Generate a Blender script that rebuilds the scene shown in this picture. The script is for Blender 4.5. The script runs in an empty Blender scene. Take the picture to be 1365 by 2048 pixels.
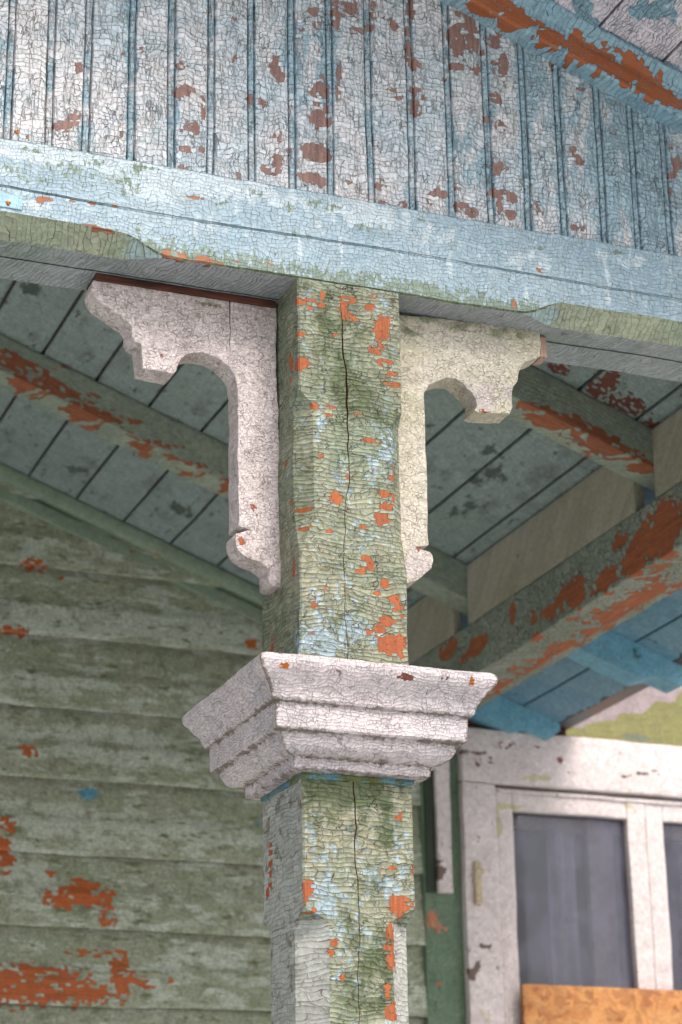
import bpy, bmesh, math, random
import numpy as np
from mathutils import Vector, Matrix
random.seed(4); rng = np.random.default_rng(4)
scn = bpy.context.scene
COL = scn.collection

# ------------------------------------------------------------------ camera
F_PX = 4404.343; YAW, PITCH, ROLL = 0.379772353, 0.352722111, -0.0161709824
CAM = np.array([-0.949024464, -2.52261228, -0.802428588])
def _axes():
    cy, sy, cp, sp = math.cos(YAW), math.sin(YAW), math.cos(PITCH), math.sin(PITCH)
    f = np.array([sy*cp, cy*cp, sp]); r = np.array([cy, -sy, 0.0]); u = np.cross(r, f)
    cr, sr = math.cos(ROLL), math.sin(ROLL)
    return cr*r + sr*u, -sr*r + cr*u, f
RT, UP, FW = _axes()
cd = bpy.data.cameras.new('camera'); cam = bpy.data.objects.new('camera', cd); COL.objects.link(cam)
M = Matrix.Identity(4)
for i in range(3):
    M[i][0], M[i][1], M[i][2], M[i][3] = RT[i], UP[i], -FW[i], CAM[i]
cam.matrix_world = M
cd.sensor_fit = 'VERTICAL'; cd.sensor_height = 36.0; cd.sensor_width = 24.0
cd.lens = F_PX/2048*36.0
cd.clip_start = .05; cd.clip_end = 500
cd.dof.use_dof = True
cd.dof.focus_distance = float((np.array([.05, .0, .25]) - CAM) @ FW)
cd.dof.aperture_fstop = 8.0
scn.camera = cam

# ------------------------------------------------------------------ world, sun, exposure
SUN_EL, SUN_AZ = math.radians(52), math.radians(165)     # azimuth clockwise from +Y (seen from above)
w = bpy.data.worlds.new("World"); scn.world = w; w.use_nodes = True
nt = w.node_tree; nt.nodes.clear()
sky = nt.nodes.new('ShaderNodeTexSky'); sky.sky_type = 'NISHITA'; sky.sun_disc = False
sky.sun_elevation = SUN_EL; sky.sun_rotation = SUN_AZ
sky.air_density = 1.0; sky.dust_density = 4.0; sky.ozone_density = 1.0
hs = nt.nodes.new('ShaderNodeHueSaturation'); hs.inputs['Saturation'].default_value = .62
bg = nt.nodes.new('ShaderNodeBackground'); bg.inputs['Strength'].default_value = .15
ow = nt.nodes.new('ShaderNodeOutputWorld')
nt.links.new(sky.outputs[0], hs.inputs['Color']); nt.links.new(hs.outputs[0], bg.inputs[0]); nt.links.new(bg.outputs[0], ow.inputs[0])
sl = bpy.data.lights.new('sun', 'SUN'); sl.energy = 1.25; sl.angle = math.radians(22); sl.color = (1, .975, .94)
so = bpy.data.objects.new('sun', sl); COL.objects.link(so)
sd = Vector((math.sin(SUN_AZ)*math.cos(SUN_EL), math.cos(SUN_AZ)*math.cos(SUN_EL), math.sin(SUN_EL)))
so.rotation_euler = sd.to_track_quat('Z', 'Y').to_euler(); so.location = (0, -6, 6)
vs = scn.view_settings; vs.view_transform = 'Standard'; vs.look = 'None'; vs.gamma = 1; vs.exposure = 0.86

# ------------------------------------------------------------------ measuring helpers (survey of the real place)
def ray(q): return FW + RT*(q[0]-682.5)/F_PX - UP*(q[1]-1024)/F_PX
def hit(q, n, c):
    n = np.array(n, float); d = ray(q); return CAM + d*(c - n@CAM)/(n@d)
def PY(q, y=0.0): return hit(q, (0, 1, 0), y)
def PX(q, x=0.0): return hit(q, (1, 0, 0), x)
SL = math.radians(20.4); TS = math.tan(SL); RA = 1.1847      # roof underside: z = RA - TS*x
def PR(q, off=0.0): return hit(q, (TS, 0, 1), RA-off)
def blobs(lst, fn):
    """[(px,py,rx,ry[,w])] measured on the plane fn -> list of (centre, r_horizontal, r_vertical, weight)"""
    out = []
    for b in lst:
        c = fn((b[0], b[1])); s = float((c-CAM) @ FW)/F_PX
        out.append((c, b[2]*s, b[3]*s, b[4] if len(b) > 4 else 1.0))
    return out
def field(P, bl):
    v = np.zeros(len(P))
    for c, rh, rv, wt in bl:
        d = np.sqrt(((P[:, 0]-c[0])/rh)**2 + ((P[:, 1]-c[1])/rh)**2 + ((P[:, 2]-c[2])/rv)**2)
        v = np.maximum(v, wt*np.clip(1.5-d, 0, 1))
    return v
# smooth value noise, vectorised
def _h(i, j, k, s):
    n = (i*374761393 + j*668265263 + k*2147483647 + s*974711) & 0xffffffff
    n = ((n ^ (n >> 13))*1274126177) & 0xffffffff
    return ((n ^ (n >> 16)) & 0xffff)/65535.0
def vn(P, sc, seed=0):
    Q = P*sc; I = np.floor(Q).astype(np.int64); f = Q-I; f = f*f*(3-2*f); r = 0
    for a in (0, 1):
        for b in (0, 1):
            for c in (0, 1):
                wgt = (f[:, 0] if a else 1-f[:, 0])*(f[:, 1] if b else 1-f[:, 1])*(f[:, 2] if c else 1-f[:, 2])
                r = r + wgt*_h(I[:, 0]+a, I[:, 1]+b, I[:, 2]+c, seed)
    return r-.5
def wob(P, amp, sc):
    return np.stack([vn(P, sc, 11), vn(P, sc, 23), vn(P, sc, 37)], 1)*2*amp

# ------------------------------------------------------------------ mesh collector
def creases(pr, ang=24):
    idx = [0]
    for i in range(1, len(pr)-1):
        a = pr[i]-pr[i-1]; b = pr[i+1]-pr[i]; c = np.dot(a, b)/(np.linalg.norm(a)*np.linalg.norm(b)+1e-12)
        if c < math.cos(math.radians(ang)): idx.append(i)
    return list(zip(idx, idx[1:]+[len(pr)-1]))
class MB:
    def __init__(s): s.P = []; s.F = []; s.M = []; s.n = 0; s.flat = []
    def raw(s, P, F, mi=0, smooth=True):
        P = np.array(P, float); s.P.append(P)
        s.F += [tuple(i+s.n for i in f) for f in F]; s.M += [mi]*len(F); s.flat += [smooth]*len(F); s.n += len(P)
    def grid(s, G, mi=0, smooth=True, flip=False):
        """G[nu][nv][3] array of points"""
        nu, nv = G.shape[:2]; F = []
        for i in range(nu-1):
            for j in range(nv-1):
                a, b, c, d = i*nv+j, (i+1)*nv+j, (i+1)*nv+j+1, i*nv+j+1
                F.append((a, d, c, b) if flip else (a, b, c, d))
        s.raw(G.reshape(-1, 3), F, mi, smooth)
    def rbox(s, x0, x1, y0, y1, z0, z1, r=.002, step=.01, mi=0, T=None, faces='xXyYzZ', fmi=None, post=None):
        """box with rounded arrises, every face gridded; T maps points afterwards"""
        lo = np.array([x0, y0, z0]); hi = np.array([x1, y1, z1]); r = min(r, *(hi-lo)/2.01)
        if not hasattr(step, '__len__'): step = (step,)*3
        def ax(k):
            a, b = lo[k], hi[k]; n = max(1, int(round((b-a-2*r)/step[k])))
            m = list(np.linspace(a+r, b-r, n+1)); return np.array([a, a+r*.42]+m+[b-r*.42, b])
        A = [ax(0), ax(1), ax(2)]
        for ch, k, side in (('x', 0, 0), ('X', 0, 1), ('y', 1, 0), ('Y', 1, 1), ('z', 2, 0), ('Z', 2, 1)):
            if ch not in faces: continue
            u, v = [(1, 2), (2, 0), (0, 1)][k]
            U, V = np.meshgrid(A[u], A[v], indexing='ij'); G = np.zeros(U.shape+(3,))
            G[..., u] = U; G[..., v] = V; G[..., k] = hi[k] if side else lo[k]
            inn = np.clip(G, lo+r, hi-r); d = G-inn; L = np.linalg.norm(d, axis=-1, keepdims=True); G = inn+d/np.maximum(L, 1e-9)*r
            if post: G = post(G)
            if T is not None: G = T(G)
            s.grid(G, (fmi or {}).get(ch, mi), True, flip=not side)
    def build(s, name, mats, parent=None, attrs=None, wobble=None):
        P = np.concatenate(s.P)
        base = P.copy()
        if wobble:
            for amp, sc in wobble: P = P + wob(base, amp, sc)
        off = np.array(parent.location) if parent is not None and parent.type == 'EMPTY' else np.zeros(3)
        if parent is not None and parent.get('_off') is not None: off = np.array(list(parent['_off']))
        me = bpy.data.meshes.new(name); me.from_pydata((P-off).tolist(), [], s.F)
        for m in (mats if isinstance(mats, (list, tuple)) else [mats]): me.materials.append(m)
        me.polygons.foreach_set('material_index', np.array(s.M, np.int32))
        me.polygons.foreach_set('use_smooth', np.array(s.flat, bool))
        if attrs:
            for k, f in attrs.items():
                a = me.attributes.new(k, 'FLOAT', 'POINT'); a.data.foreach_set('value', np.asarray(f(base), np.float32))
        me.update(); o = bpy.data.objects.new(name, me); COL.objects.link(o)
        if parent is not None: o.parent = parent; OFFS[o.name] = off
        return o
OFFS = {}
def tag(o, label=None, cat=None, group=None, kind=None):
    if label: o['label'] = label
    if cat: o['category'] = cat
    if group: o['group'] = group
    if kind: o['kind'] = kind
    return o
def empty(name, loc):
    o = bpy.data.objects.new(name, None); COL.objects.link(o); o.location = loc; o.empty_display_size = .1; return o

# ------------------------------------------------------------------ materials
def lin(r, g, b):
    return tuple(((c/255)/12.92 if c/255 <= .04045 else ((c/255+.055)/1.055)**2.4) for c in (r, g, b)) + (1.0,)
class NT:
    def __init__(s, name):
        s.m = bpy.data.materials.new(name); s.m.use_nodes = True; s.t = s.m.node_tree; s.t.nodes.clear()
        s.out = s.t.nodes.new('ShaderNodeOutputMaterial')
    def new(s, t, **k):
        n = s.t.nodes.new(t)
        for a, b in k.items(): setattr(n, a, b)
        return n
    def put(s, sock, v):
        if isinstance(v, bpy.types.NodeSocket): s.t.links.new(v, sock)
        elif v is not None: sock.default_value = v
    def math(s, op, a, b=None, c=None, clamp=False):
        n = s.new('ShaderNodeMath', operation=op, use_clamp=clamp)
        for i, v in enumerate((a, b, c)):
            if v is not None: s.put(n.inputs[i], v)
        return n.outputs[0]
    def mad(s, a, m, c): return s.math('MULTIPLY_ADD', a, m, c)
    def vmath(s, op, a, b=None, sc=None):
        n = s.new('ShaderNodeVectorMath', operation=op); s.put(n.inputs[0], a)
        if b is not None: s.put(n.inputs[1], b)
        if sc is not None: s.put(n.inputs['Scale'], sc)
        return n.outputs[0]
    def mix(s, f, a, b, mode='MIX'):
        n = s.new('ShaderNodeMix', data_type='RGBA', blend_type=mode); s.put(n.inputs[0], f); s.put(n.inputs[6], a); s.put(n.inputs[7], b); return n.outputs[2]
    def noise(s, v, sc, det=2, rough=.5, dist=0):
        n = s.new('ShaderNodeTexNoise'); s.put(n.inputs['Vector'], v); s.put(n.inputs['Scale'], sc); n.inputs['Detail'].default_value = det
        n.inputs['Roughness'].default_value = rough; n.inputs['Distortion'].default_value = dist; return n
    def vor(s, v, feat='F1', metric='CHEBYCHEV', rnd=1.0, sc=1.0):
        n = s.new('ShaderNodeTexVoronoi', feature=feat, distance=metric) if feat != 'DISTANCE_TO_EDGE' else s.new('ShaderNodeTexVoronoi', feature=feat)
        s.put(n.inputs['Vector'], v); n.inputs['Scale'].default_value = sc; n.inputs['Randomness'].default_value = rnd; return n
    def step(s, v, a, b, lo=0.0, hi=1.0):
        n = s.new('ShaderNodeMapRange', interpolation_type='SMOOTHSTEP'); s.put(n.inputs[0], v); s.put(n.inputs[1], a); s.put(n.inputs[2], b)
        n.inputs[3].default_value = lo; n.inputs[4].default_value = hi; return n.outputs[0]
    def attr(s, name):
        n = s.new('ShaderNodeAttribute', attribute_type='GEOMETRY', attribute_name=name); return n.outputs['Fac']
    def obj(s): return s.new('ShaderNodeTexCoord').outputs['Object']
    def mapping(s, v, scale=(1, 1, 1), rot=(0, 0, 0)):
        n = s.new('ShaderNodeMapping'); s.put(n.inputs['Vector'], v); n.inputs['Scale'].default_value = scale; n.inputs['Rotation'].default_value = rot; return n.outputs[0]
    def done(s, col, rough=.6, spec=.3, h=None, dist=.001, strength=1.0, **kw):
        b = s.new('ShaderNodeBsdfPrincipled'); s.put(b.inputs['Base Color'], col); s.put(b.inputs['Roughness'], rough)
        b.inputs['Specular IOR Level'].default_value = spec
        for k, v in kw.items(): s.put(b.inputs[k.replace('_', ' ')], v)
        if h is not None:
            bp = s.new('ShaderNodeBump'); bp.inputs['Distance'].default_value = dist; bp.inputs['Strength'].default_value = strength
            s.put(bp.inputs['Height'], h); s.t.links.new(bp.outputs[0], b.inputs['Normal'])
        s.t.links.new(b.outputs[0], s.out.inputs[0]); return s.m

def paint(name, A, A2, U, U2=None, B=None, C=None, cell=(.007, .007, .006), crk=.16, crkcol=(62, 48, 42), crkamt=.85,
          peel=0.0, pamp=.9, pfreq=.35, b=0.0, bamp=1.0, bsc=60, c=0.0, camp=1.0, csc=90, grain=(1, 1, .06), rot=(0, 0, 0),
          big=None, bigw=.05, var=.12, dirt=.25, dirtcol=(92, 90, 70), relief=.0011, rough=.62, lowsc=7, warp=.35, mode='brick', ku=.62, kv=0.0, swap=False, rnd=.95, streak=(1, 1, 1), praw=.95, grit=.16, csoft=.05, bsoft=.06, Dc=None):
    """old oil paint crazed into flakes on wood. A/A2 top coat, B second coat (attribute b), C growth/older coat/dark lines
    (attribute c), U/U2 bare wood where flakes are missing (attribute peel)."""
    n = NT(name); co = n.obj()
    co = n.mapping(co, rot=rot) if any(rot) else co
    sc = tuple(1/x for x in cell)
    v = n.mapping(co, scale=sc)
    wn = n.noise(v, .55, 2).outputs['Color']
    if mode == 'vor':
        v = n.vmath('ADD', v, n.vmath('SCALE', n.vmath('SUBTRACT', wn, (.5, .5, .5)), sc=warp*3))
        f1 = n.vor(v, 'F1', 'EUCLIDEAN', rnd=rnd); fe = n.vor(v, 'DISTANCE_TO_EDGE', rnd=rnd)
        edge = n.math('MULTIPLY', fe.outputs['Distance'], 2.0)
        rcol, rpos, rdist = f1.outputs['Color'], f1.outputs['Position'], f1.outputs['Distance']
    else:                                   # flakes in staggered courses, warped
        se = n.new('ShaderNodeSeparateXYZ'); n.put(se.inputs[0], co); x_, y_, z_ = se.outputs
        U_ = n.math('DIVIDE', n.mad(y_, ku, x_), cell[0]); V_ = n.math('DIVIDE', n.mad(y_, kv, z_), cell[2])
        if swap: U_, V_ = V_, U_
        w1 = n.new('ShaderNodeSeparateColor'); n.put(w1.inputs[0], wn)
        w2 = n.new('ShaderNodeSeparateColor'); n.put(w2.inputs[0], n.noise(v, .17, 2).outputs['Color'])
        w3 = n.new('ShaderNodeSeparateColor'); n.put(w3.inputs[0], n.noise(v, 2.2, 1).outputs['Color'])
        def wrp(c_, k): return n.math('ADD', n.math('ADD', n.math('ADD', c_, n.mad(w1.outputs[k], warp*2.6, 0)), n.mad(w2.outputs[k], 4.5, 0)), n.mad(w3.outputs[k], warp*.45, 0))
        U_ = wrp(U_, 0); V_ = wrp(V_, 1)
        row = n.math('FLOOR', V_); fv = n.math('SUBTRACT', V_, row)
        wr = n.new('ShaderNodeTexWhiteNoise', noise_dimensions='1D'); n.put(wr.inputs['W'], row)
        kk = n.mad(wr.outputs['Value'], .7, .62); off_ = n.math('MULTIPLY', wr.outputs['Value'], 31.7)
        U2n = n.math('ADD', n.math('MULTIPLY', U_, kk), off_); cl_n = n.math('FLOOR', U2n); fu = n.math('SUBTRACT', U2n, cl_n)
        du = n.math('MINIMUM', fu, n.math('SUBTRACT', 1.0, fu)); dv = n.math('MINIMUM', fv, n.math('SUBTRACT', 1.0, fv))
        asp = (cell[0]/cell[2]) if not swap else (cell[2]/cell[0])
        hid = n.new('ShaderNodeTexWhiteNoise', noise_dimensions='2D'); cv_ = n.new('ShaderNodeCombineXYZ'); n.put(cv_.inputs[0], n.math('FLOOR', n.math('ADD', U2n, .5))); n.put(cv_.inputs[1], row); n.put(hid.inputs['Vector'], cv_.outputs[0])
        du = n.math('ADD', du, n.math('MULTIPLY', n.math('GREATER_THAN', hid.outputs['Value'], .88), .3))
        edge = n.math('MULTIPLY', n.math('MINIMUM', n.math('MULTIPLY', du, asp), dv), 2.0)
        cc_ = n.new('ShaderNodeCombineXYZ'); n.put(cc_.inputs[0], cl_n); n.put(cc_.inputs[1], row)
        wh = n.new('ShaderNodeTexWhiteNoise', noise_dimensions='2D'); n.put(wh.inputs['Vector'], cc_.outputs[0]); rcol = wh.outputs['Color']
        pp_ = n.new('ShaderNodeCombineXYZ'); n.put(pp_.inputs[0], n.math('MULTIPLY', n.math('DIVIDE', n.math('SUBTRACT', n.math('ADD', cl_n, .5), off_), kk), asp if asp > 1 else 1.0)); n.put(pp_.inputs[1], row); rpos = pp_.outputs[0]
        rdist = n.math('SUBTRACT', 1.0, n.math('MINIMUM', edge, 1.0))
    low = n.noise(co, lowsc, 3, .55).outputs['Fac']
    mid = n.noise(co, lowsc*5, 3, .6).outputs['Fac']
    wmod = n.mad(n.math('POWER', n.noise(v, .45, 3).outputs['Fac'], 2.0), crk*6.0, -crk*.45)
    wmod = n.math('ADD', wmod, n.math('MULTIPLY', n.step(n.attr('peel'), .08, .5), crk*1.2))
    crack = n.math('SUBTRACT', 1.0, n.step(edge, 0.0, n.math('MAXIMUM', wmod, .012)))
    # colour of the coat
    col = n.mix(n.step(n.math('ADD', n.math('MULTIPLY', low, .7), n.math('MULTIPLY', mid, .3)), .38, .62), lin(*A), lin(*A2))
    if B is not None:
        nb = n.noise(n.mapping(co, scale=streak), bsc, 3, .65).outputs['Fac']
        mb = n.step(n.math('ADD', n.attr('b'), n.mad(n.math('SUBTRACT', nb, .5), bamp*2, b)), .5-bsoft, .5+bsoft)
        col = n.mix(mb, col, lin(*B))
    if C is not None:
        ncn = n.noise(n.mapping(co, scale=streak), csc, 4, .65).outputs['Fac']
        mc = n.step(n.math('ADD', n.attr('c'), n.mad(n.math('SUBTRACT', ncn, .5), camp*2, c)), .5-csoft, .5+csoft)
        col = n.mix(mc, col, lin(*C))
    if Dc is not None:
        dn_ = n.noise(co, 160, 3, .65).outputs['Fac']
        col = n.mix(n.step(n.math('ADD', n.attr('d'), n.mad(dn_, 1.2, -.6)), .38, .62), col, lin(*Dc))
    sep = n.new('ShaderNodeSeparateColor'); n.put(sep.inputs[0], rcol)
    rr = sep.outputs[0]
    col = n.mix(1.0, col, n.mix(rr, (1-var,)*3+(1,), (1+var*.4,)*3+(1,)), 'MULTIPLY')
    g1_ = n.noise(co, 150, 4, .75).outputs['Fac']
    col = n.mix(1.0, col, n.mix(n.step(g1_, .34, .66), (1-grit,)*3+(1,), (1+grit*.6,)*3+(1,)), 'MULTIPLY')
    if dirt:
        dn = n.noise(co, 28, 5, .7).outputs['Fac']
        col = n.mix(n.math('MULTIPLY', n.step(dn, .5, .72), dirt), col, lin(*dirtcol))
        sp = n.noise(co, 330, 2, .6).outputs['Fac']
        col = n.mix(n.math('MULTIPLY', n.step(sp, .6, .74), dirt*1.1), col, lin(*dirtcol))
    bigc = None
    if big:
        vb = n.mapping(co, scale=tuple(1/x for x in big))
        wb = n.noise(vb, 1.6, 3).outputs['Color']
        vb = n.vmath('ADD', vb, n.vmath('SCALE', n.vmath('SUBTRACT', wb, (.5, .5, .5)), sc=.8))
        g1 = n.vor(vb, 'F1', rnd=1); g2 = n.vor(vb, 'F2', rnd=1)
        be = n.math('SUBTRACT', g2.outputs['Distance'], g1.outputs['Distance'])
        bm_ = n.noise(vb, .7, 2).outputs['Fac']
        bigc = n.math('MULTIPLY', n.math('SUBTRACT', 1.0, n.step(be, 0.0, bigw)), n.step(bm_, .42, .56))
        crack = n.math('MAXIMUM', crack, bigc)
    fade = n.step(n.noise(v, .33, 3, .6).outputs['Fac'], .38, .64, .12, 1.0)
    col = n.mix(n.math('MULTIPLY', n.math('MULTIPLY', crack, fade), crkamt), col, lin(*crkcol))
    # missing flakes, whole cells at a time
    nc = n.noise(rpos, pfreq, 2, .6).outputs['Fac']
    pv = n.math('ADD', n.attr('peel'), n.mad(n.math('SUBTRACT', nc, .5), pamp*2, peel))
    ap = n.attr('peel')
    pv = n.math('ADD', pv, n.math('MULTIPLY', n.math('SUBTRACT', sep.outputs[1], .5), n.mad(n.math('MINIMUM', ap, .7), praw, .22)))
    pm = n.step(pv, .485, .515)
    pm = n.math('MULTIPLY', pm, n.step(n.noise(co, 240, 3, .6).outputs['Fac'], .62, .67, 1, .25))
    gv = n.mapping(co, scale=tuple(260*x for x in grain))
    gn = n.noise(gv, 1.0, 3, .6).outputs['Fac']
    un = n.mix(n.step(gn, .35, .7), lin(*U), lin(*(U2 or U)))
    un = n.mix(n.math('MULTIPLY', n.step(n.noise(co, 45, 4, .7).outputs['Fac'], .42, .7), .7), un, lin(*(U2 or U)))
    un = n.mix(n.math('MULTIPLY', n.step(n.noise(gv, .35, 4, .7).outputs['Fac'], .52, .7), .45), un, (.09, .045, .03, 1))
    col = n.mix(pm, col, un)
    # relief
    curl = n.math('MULTIPLY', n.math('POWER', rdist, 2.0), .5)
    til = n.math('MULTIPLY', rr, .45)
    hp = n.math('ADD', n.math('ADD', n.math('ADD', curl, til), .6), n.math('MULTIPLY', crack, -1.0))
    hu = n.math('MULTIPLY', gn, .12)
    mh = n.new('ShaderNodeMix', data_type='FLOAT'); n.put(mh.inputs[0], pm); n.put(mh.inputs[2], hp); n.put(mh.inputs[3], n.math('SUBTRACT', hu, 1.0))
    h = n.math('ADD', mh.outputs[0], n.math('MULTIPLY', n.noise(co, 260, 3, .6).outputs['Fac'], .35))
    return n.done(col, rough, .28, h, relief)

WOOD = (154, 88, 54); WOOD2 = (130, 72, 46); BRN = (152, 120, 110); BRN2 = (124, 94, 86)
m_board = paint('pediment_paint', (222, 218, 217), (196, 208, 214), BRN, BRN2, B=(160, 184, 194), C=(96, 116, 120), cell=(0.0072, 0.0095, 0.0082), crk=0.11,
                crkcol=(60, 58, 56), peel=0.07, pamp=1.0, pfreq=.42, b=0.14, bamp=0.9, bsc=45, c=0.0, csc=45, camp=0.6, grain=(1, 1, .05), big=(0.008, 0.008, 0.045), bigw=0.07,
                relief=0.0018, dirt=0.3, var=0.17, crkamt=0.7, streak=(1, 1, 0.4), warp=0.5, bsoft=0.2, csoft=0.15, praw=1.3, grit=0.2)
m_blue = paint('beam_blue_paint', (152, 173, 184), (168, 184, 192), (176, 120, 84), (146, 92, 64), B=(190, 202, 207), C=(128, 142, 128), cell=(0.0064, 0.0064, 0.0062), crk=0.08,
               crkcol=(72, 82, 84), crkamt=0.75, peel=-0.16, pamp=.8, b=0.18, bamp=1.1, bsc=70, c=0.08, csc=140, camp=1.3, grain=(.06, 1, 1), relief=0.0009, dirt=0.3, dirtcol=(110, 120, 104), var=0.12, kv=-0.62, ku=0.0, streak=(1, 1, 0.5), grit=0.12, csoft=0.09, bsoft=0.12)
m_green = paint('beam_green_paint', (160, 162, 138), (146, 154, 132), (168, 116, 86), (118, 68, 48), B=(150, 168, 166), C=(96, 104, 78), cell=(0.0082, 0.01, 0.016), crk=0.075,
                crkcol=(62, 52, 40), peel=-0.05, pamp=1.0, b=0.1, c=0.12, grain=(.06, 1, 1), relief=.0012, dirt=.25, kv=-0.62, ku=0.0, swap=True, grit=0.2, csoft=0.2)
m_grey = paint('beam_grey_paint', (158, 162, 164), (142, 150, 146), (140, 92, 76), (108, 64, 50), B=(156, 158, 160), C=(88, 104, 84), cell=(0.0072, 0.01, 0.02), crk=0.08,
               crkcol=(60, 58, 50), peel=-0.12, pamp=.9, b=0.15, c=0.08, csc=60, grain=(.06, 1, 1), relief=.0014, dirt=.3, kv=-0.62, ku=0.3, swap=True)
m_post = paint('post_paint', (124, 134, 112), (150, 147, 124), (168, 90, 48), (140, 74, 42), B=(152, 168, 172), C=(88, 97, 68), cell=(0.0125, 0.0125, 0.0064), crk=0.085,
               crkcol=(50, 34, 26), peel=-0.07, pamp=.85, pfreq=0.7, b=0.2, bamp=1.1, bsc=110, c=0.2, camp=1.0, csc=38, grain=(1, 1, .06), big=(0.03, 0.03, 0.014), bigw=0.035,
               relief=0.0018, dirt=0.45, dirtcol=(86, 88, 54), var=0.2, warp=0.36, streak=(1, 1, 0.7), grit=0.24, csoft=0.28, bsoft=0.14, crkamt=0.95, praw=1.25)
m_white_ch = paint('chamfer_paint', (178, 176, 166), (168, 168, 160), (178, 84, 40), (140, 60, 34), cell=(0.0115, 0.0115, 0.0066), crk=0.08, crkcol=(80, 62, 54), peel=-0.12,
                   relief=0.0012, dirt=0.4, warp=0.15, grit=0.18, C=(122, 116, 104), c=0.22, csc=60, var=0.18, csoft=0.15)
m_brkL = paint('bracket_pink_paint', (216, 201, 197), (204, 190, 186), (160, 86, 48), (136, 70, 40), C=(128, 124, 100), cell=(0.005, 0.005, 0.004), crk=0.085,
               crkcol=(92, 76, 66), peel=-.16, c=0.1, csc=70, big=(0.02, 0.02, 0.016), bigw=0.05, relief=0.0011, dirt=.22, dirtcol=(110, 100, 84), warp=0.9, var=0.14, mode='vor', crkamt=0.55, grit=0.14, csoft=0.2)
m_brkR = paint('bracket_cream_paint', (204, 194, 178), (194, 186, 162), (150, 84, 46), (120, 64, 40), B=(192, 180, 174), C=(136, 138, 112), cell=(0.005, 0.005, 0.004), crk=0.07,
               crkcol=(104, 90, 72), peel=-.18, b=0.15, bsc=30, c=0.12, camp=.8, csc=45, relief=0.0011, dirt=.25, dirtcol=(120, 112, 84), warp=0.9, var=0.12, mode='vor', crkamt=0.5, grit=0.14, big=(0.03, 0.03, 0.02), bigw=0.04, csoft=0.2, bsoft=0.2)
m_cap = paint('capital_paint', (212, 198, 197), (198, 187, 188), (118, 70, 48), (92, 54, 42), C=(134, 120, 110), cell=(0.0056, 0.0056, 0.0046), crk=0.065,
              crkcol=(112, 94, 90), peel=-.13, pamp=.9, c=0.14, csc=140, relief=0.0013, dirt=0.3, dirtcol=(120, 110, 104), warp=0.4, var=0.1, crkamt=0.5, camp=0.8, grit=0.16, big=(0.02, 0.02, 0.02), bigw=0.03, csoft=0.2, Dc=(176, 100, 34))
m_rake = paint('rake_blue_paint', (140, 172, 186), (156, 182, 192), (160, 98, 66), (158, 84, 44), C=(90, 140, 154), cell=(0.0085, 0.01, 0.014), crk=0.06,
               crkcol=(60, 74, 78), peel=-0.05, pamp=.7, c=0.05, csc=30, rot=(0, -SL, 0), grain=(.05, 1, 1), relief=.0016, dirt=.12, ku=0.0, swap=True, csoft=0.2)
m_soff = paint('overhang_paint', (236, 224, 228), (220, 212, 220), (128, 90, 78), (104, 70, 60), B=(140, 170, 184), cell=(0.0055, 0.0055, 0.016), crk=0.1,
               crkcol=(72, 70, 74), peel=-.1, b=0.05, bsc=12, grain=(1, .05, 1), relief=.0014, dirt=.2, big=(.012, .06, .012), bigw=0.04, ku=0.0, kv=1.0, crkamt=0.7)
GR = (104, 120, 108)
m_ceil = paint('ceiling_paint', (148, 158, 156), (138, 150, 144), (112, 66, 54), (86, 50, 44), B=(126, 132, 132), C=(86, 94, 88), cell=(.008, .03, .008), crk=.05,
               crkcol=(54, 60, 56), crkamt=.5, peel=-0.12, pamp=.9, b=0.2, bsc=12, c=0.14, camp=1.2, csc=45, grain=(1, .05, 1), relief=.0008, dirt=.3, dirtcol=(74, 80, 66), lowsc=5, ku=0.0, kv=1.0, bamp=1.2, streak=(1, 0.4, 1), grit=0.2, csoft=0.12, bsoft=0.15)
m_raft = paint('rafter_paint', (142, 152, 138), (150, 156, 138), (160, 96, 66), (130, 76, 54), B=(136, 146, 132), cell=(.012, .012, .007), crk=.05,
               crkcol=(60, 62, 50), crkamt=.5, peel=-.06, pamp=.8, b=0.2, bsc=16, rot=(0, -SL, 0), grain=(.05, 1, 1), relief=.0012, dirt=.3, grit=0.18, C=(88, 98, 76), c=0.1, csc=40, camp=1.0, csoft=0.15)
m_sbeam = paint('side_beam_paint', (130, 138, 124), (146, 152, 138), (168, 98, 62), (138, 76, 50), B=(148, 150, 142), C=(78, 86, 70), cell=(.012, .016, .014), crk=.08,
                crkcol=(52, 48, 38), peel=0.03, pamp=1.0, b=0.25, bsc=14, c=0.15, csc=30, grain=(1, .05, 1), relief=.0025, dirt=.3, ku=0.0, kv=1.0, mode='vor', grit=0.25, csoft=0.12, crkamt=0.7)
m_cream = paint('blocking_paint', (160, 154, 134), (168, 160, 146), (120, 70, 50), C=(128, 128, 96), cell=(.012, .02, .02), crk=.02, crkamt=.2, peel=-.2, c=-.1, csc=9,
                grain=(1, .05, 1), relief=.0003, dirt=.2, dirtcol=(118, 108, 88), ku=0.0, kv=1.0)
m_blues = paint('eave_blue_paint', (104, 142, 162), (118, 150, 166), (92, 66, 58), B=(78, 138, 164), C=(60, 72, 78), cell=(.014, .03, .014), crk=.03, crkamt=.4, peel=-.2,
                b=0.15, bsc=10, c=0.15, csc=30, grain=(1, .05, 1), relief=.0006, dirt=.25, dirtcol=(60, 70, 76), ku=0.0, kv=1.0, grit=0.2)
m_tail = paint('tail_blue_paint', (112, 162, 182), (124, 168, 186), (150, 92, 64), C=(70, 110, 118), cell=(.014, .014, .014), crk=.03, crkamt=.4, peel=-.15, c=0.2, csc=16,
               relief=.0006, dirt=.3, dirtcol=(96, 124, 104), mode='vor', grit=0.2)
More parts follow.
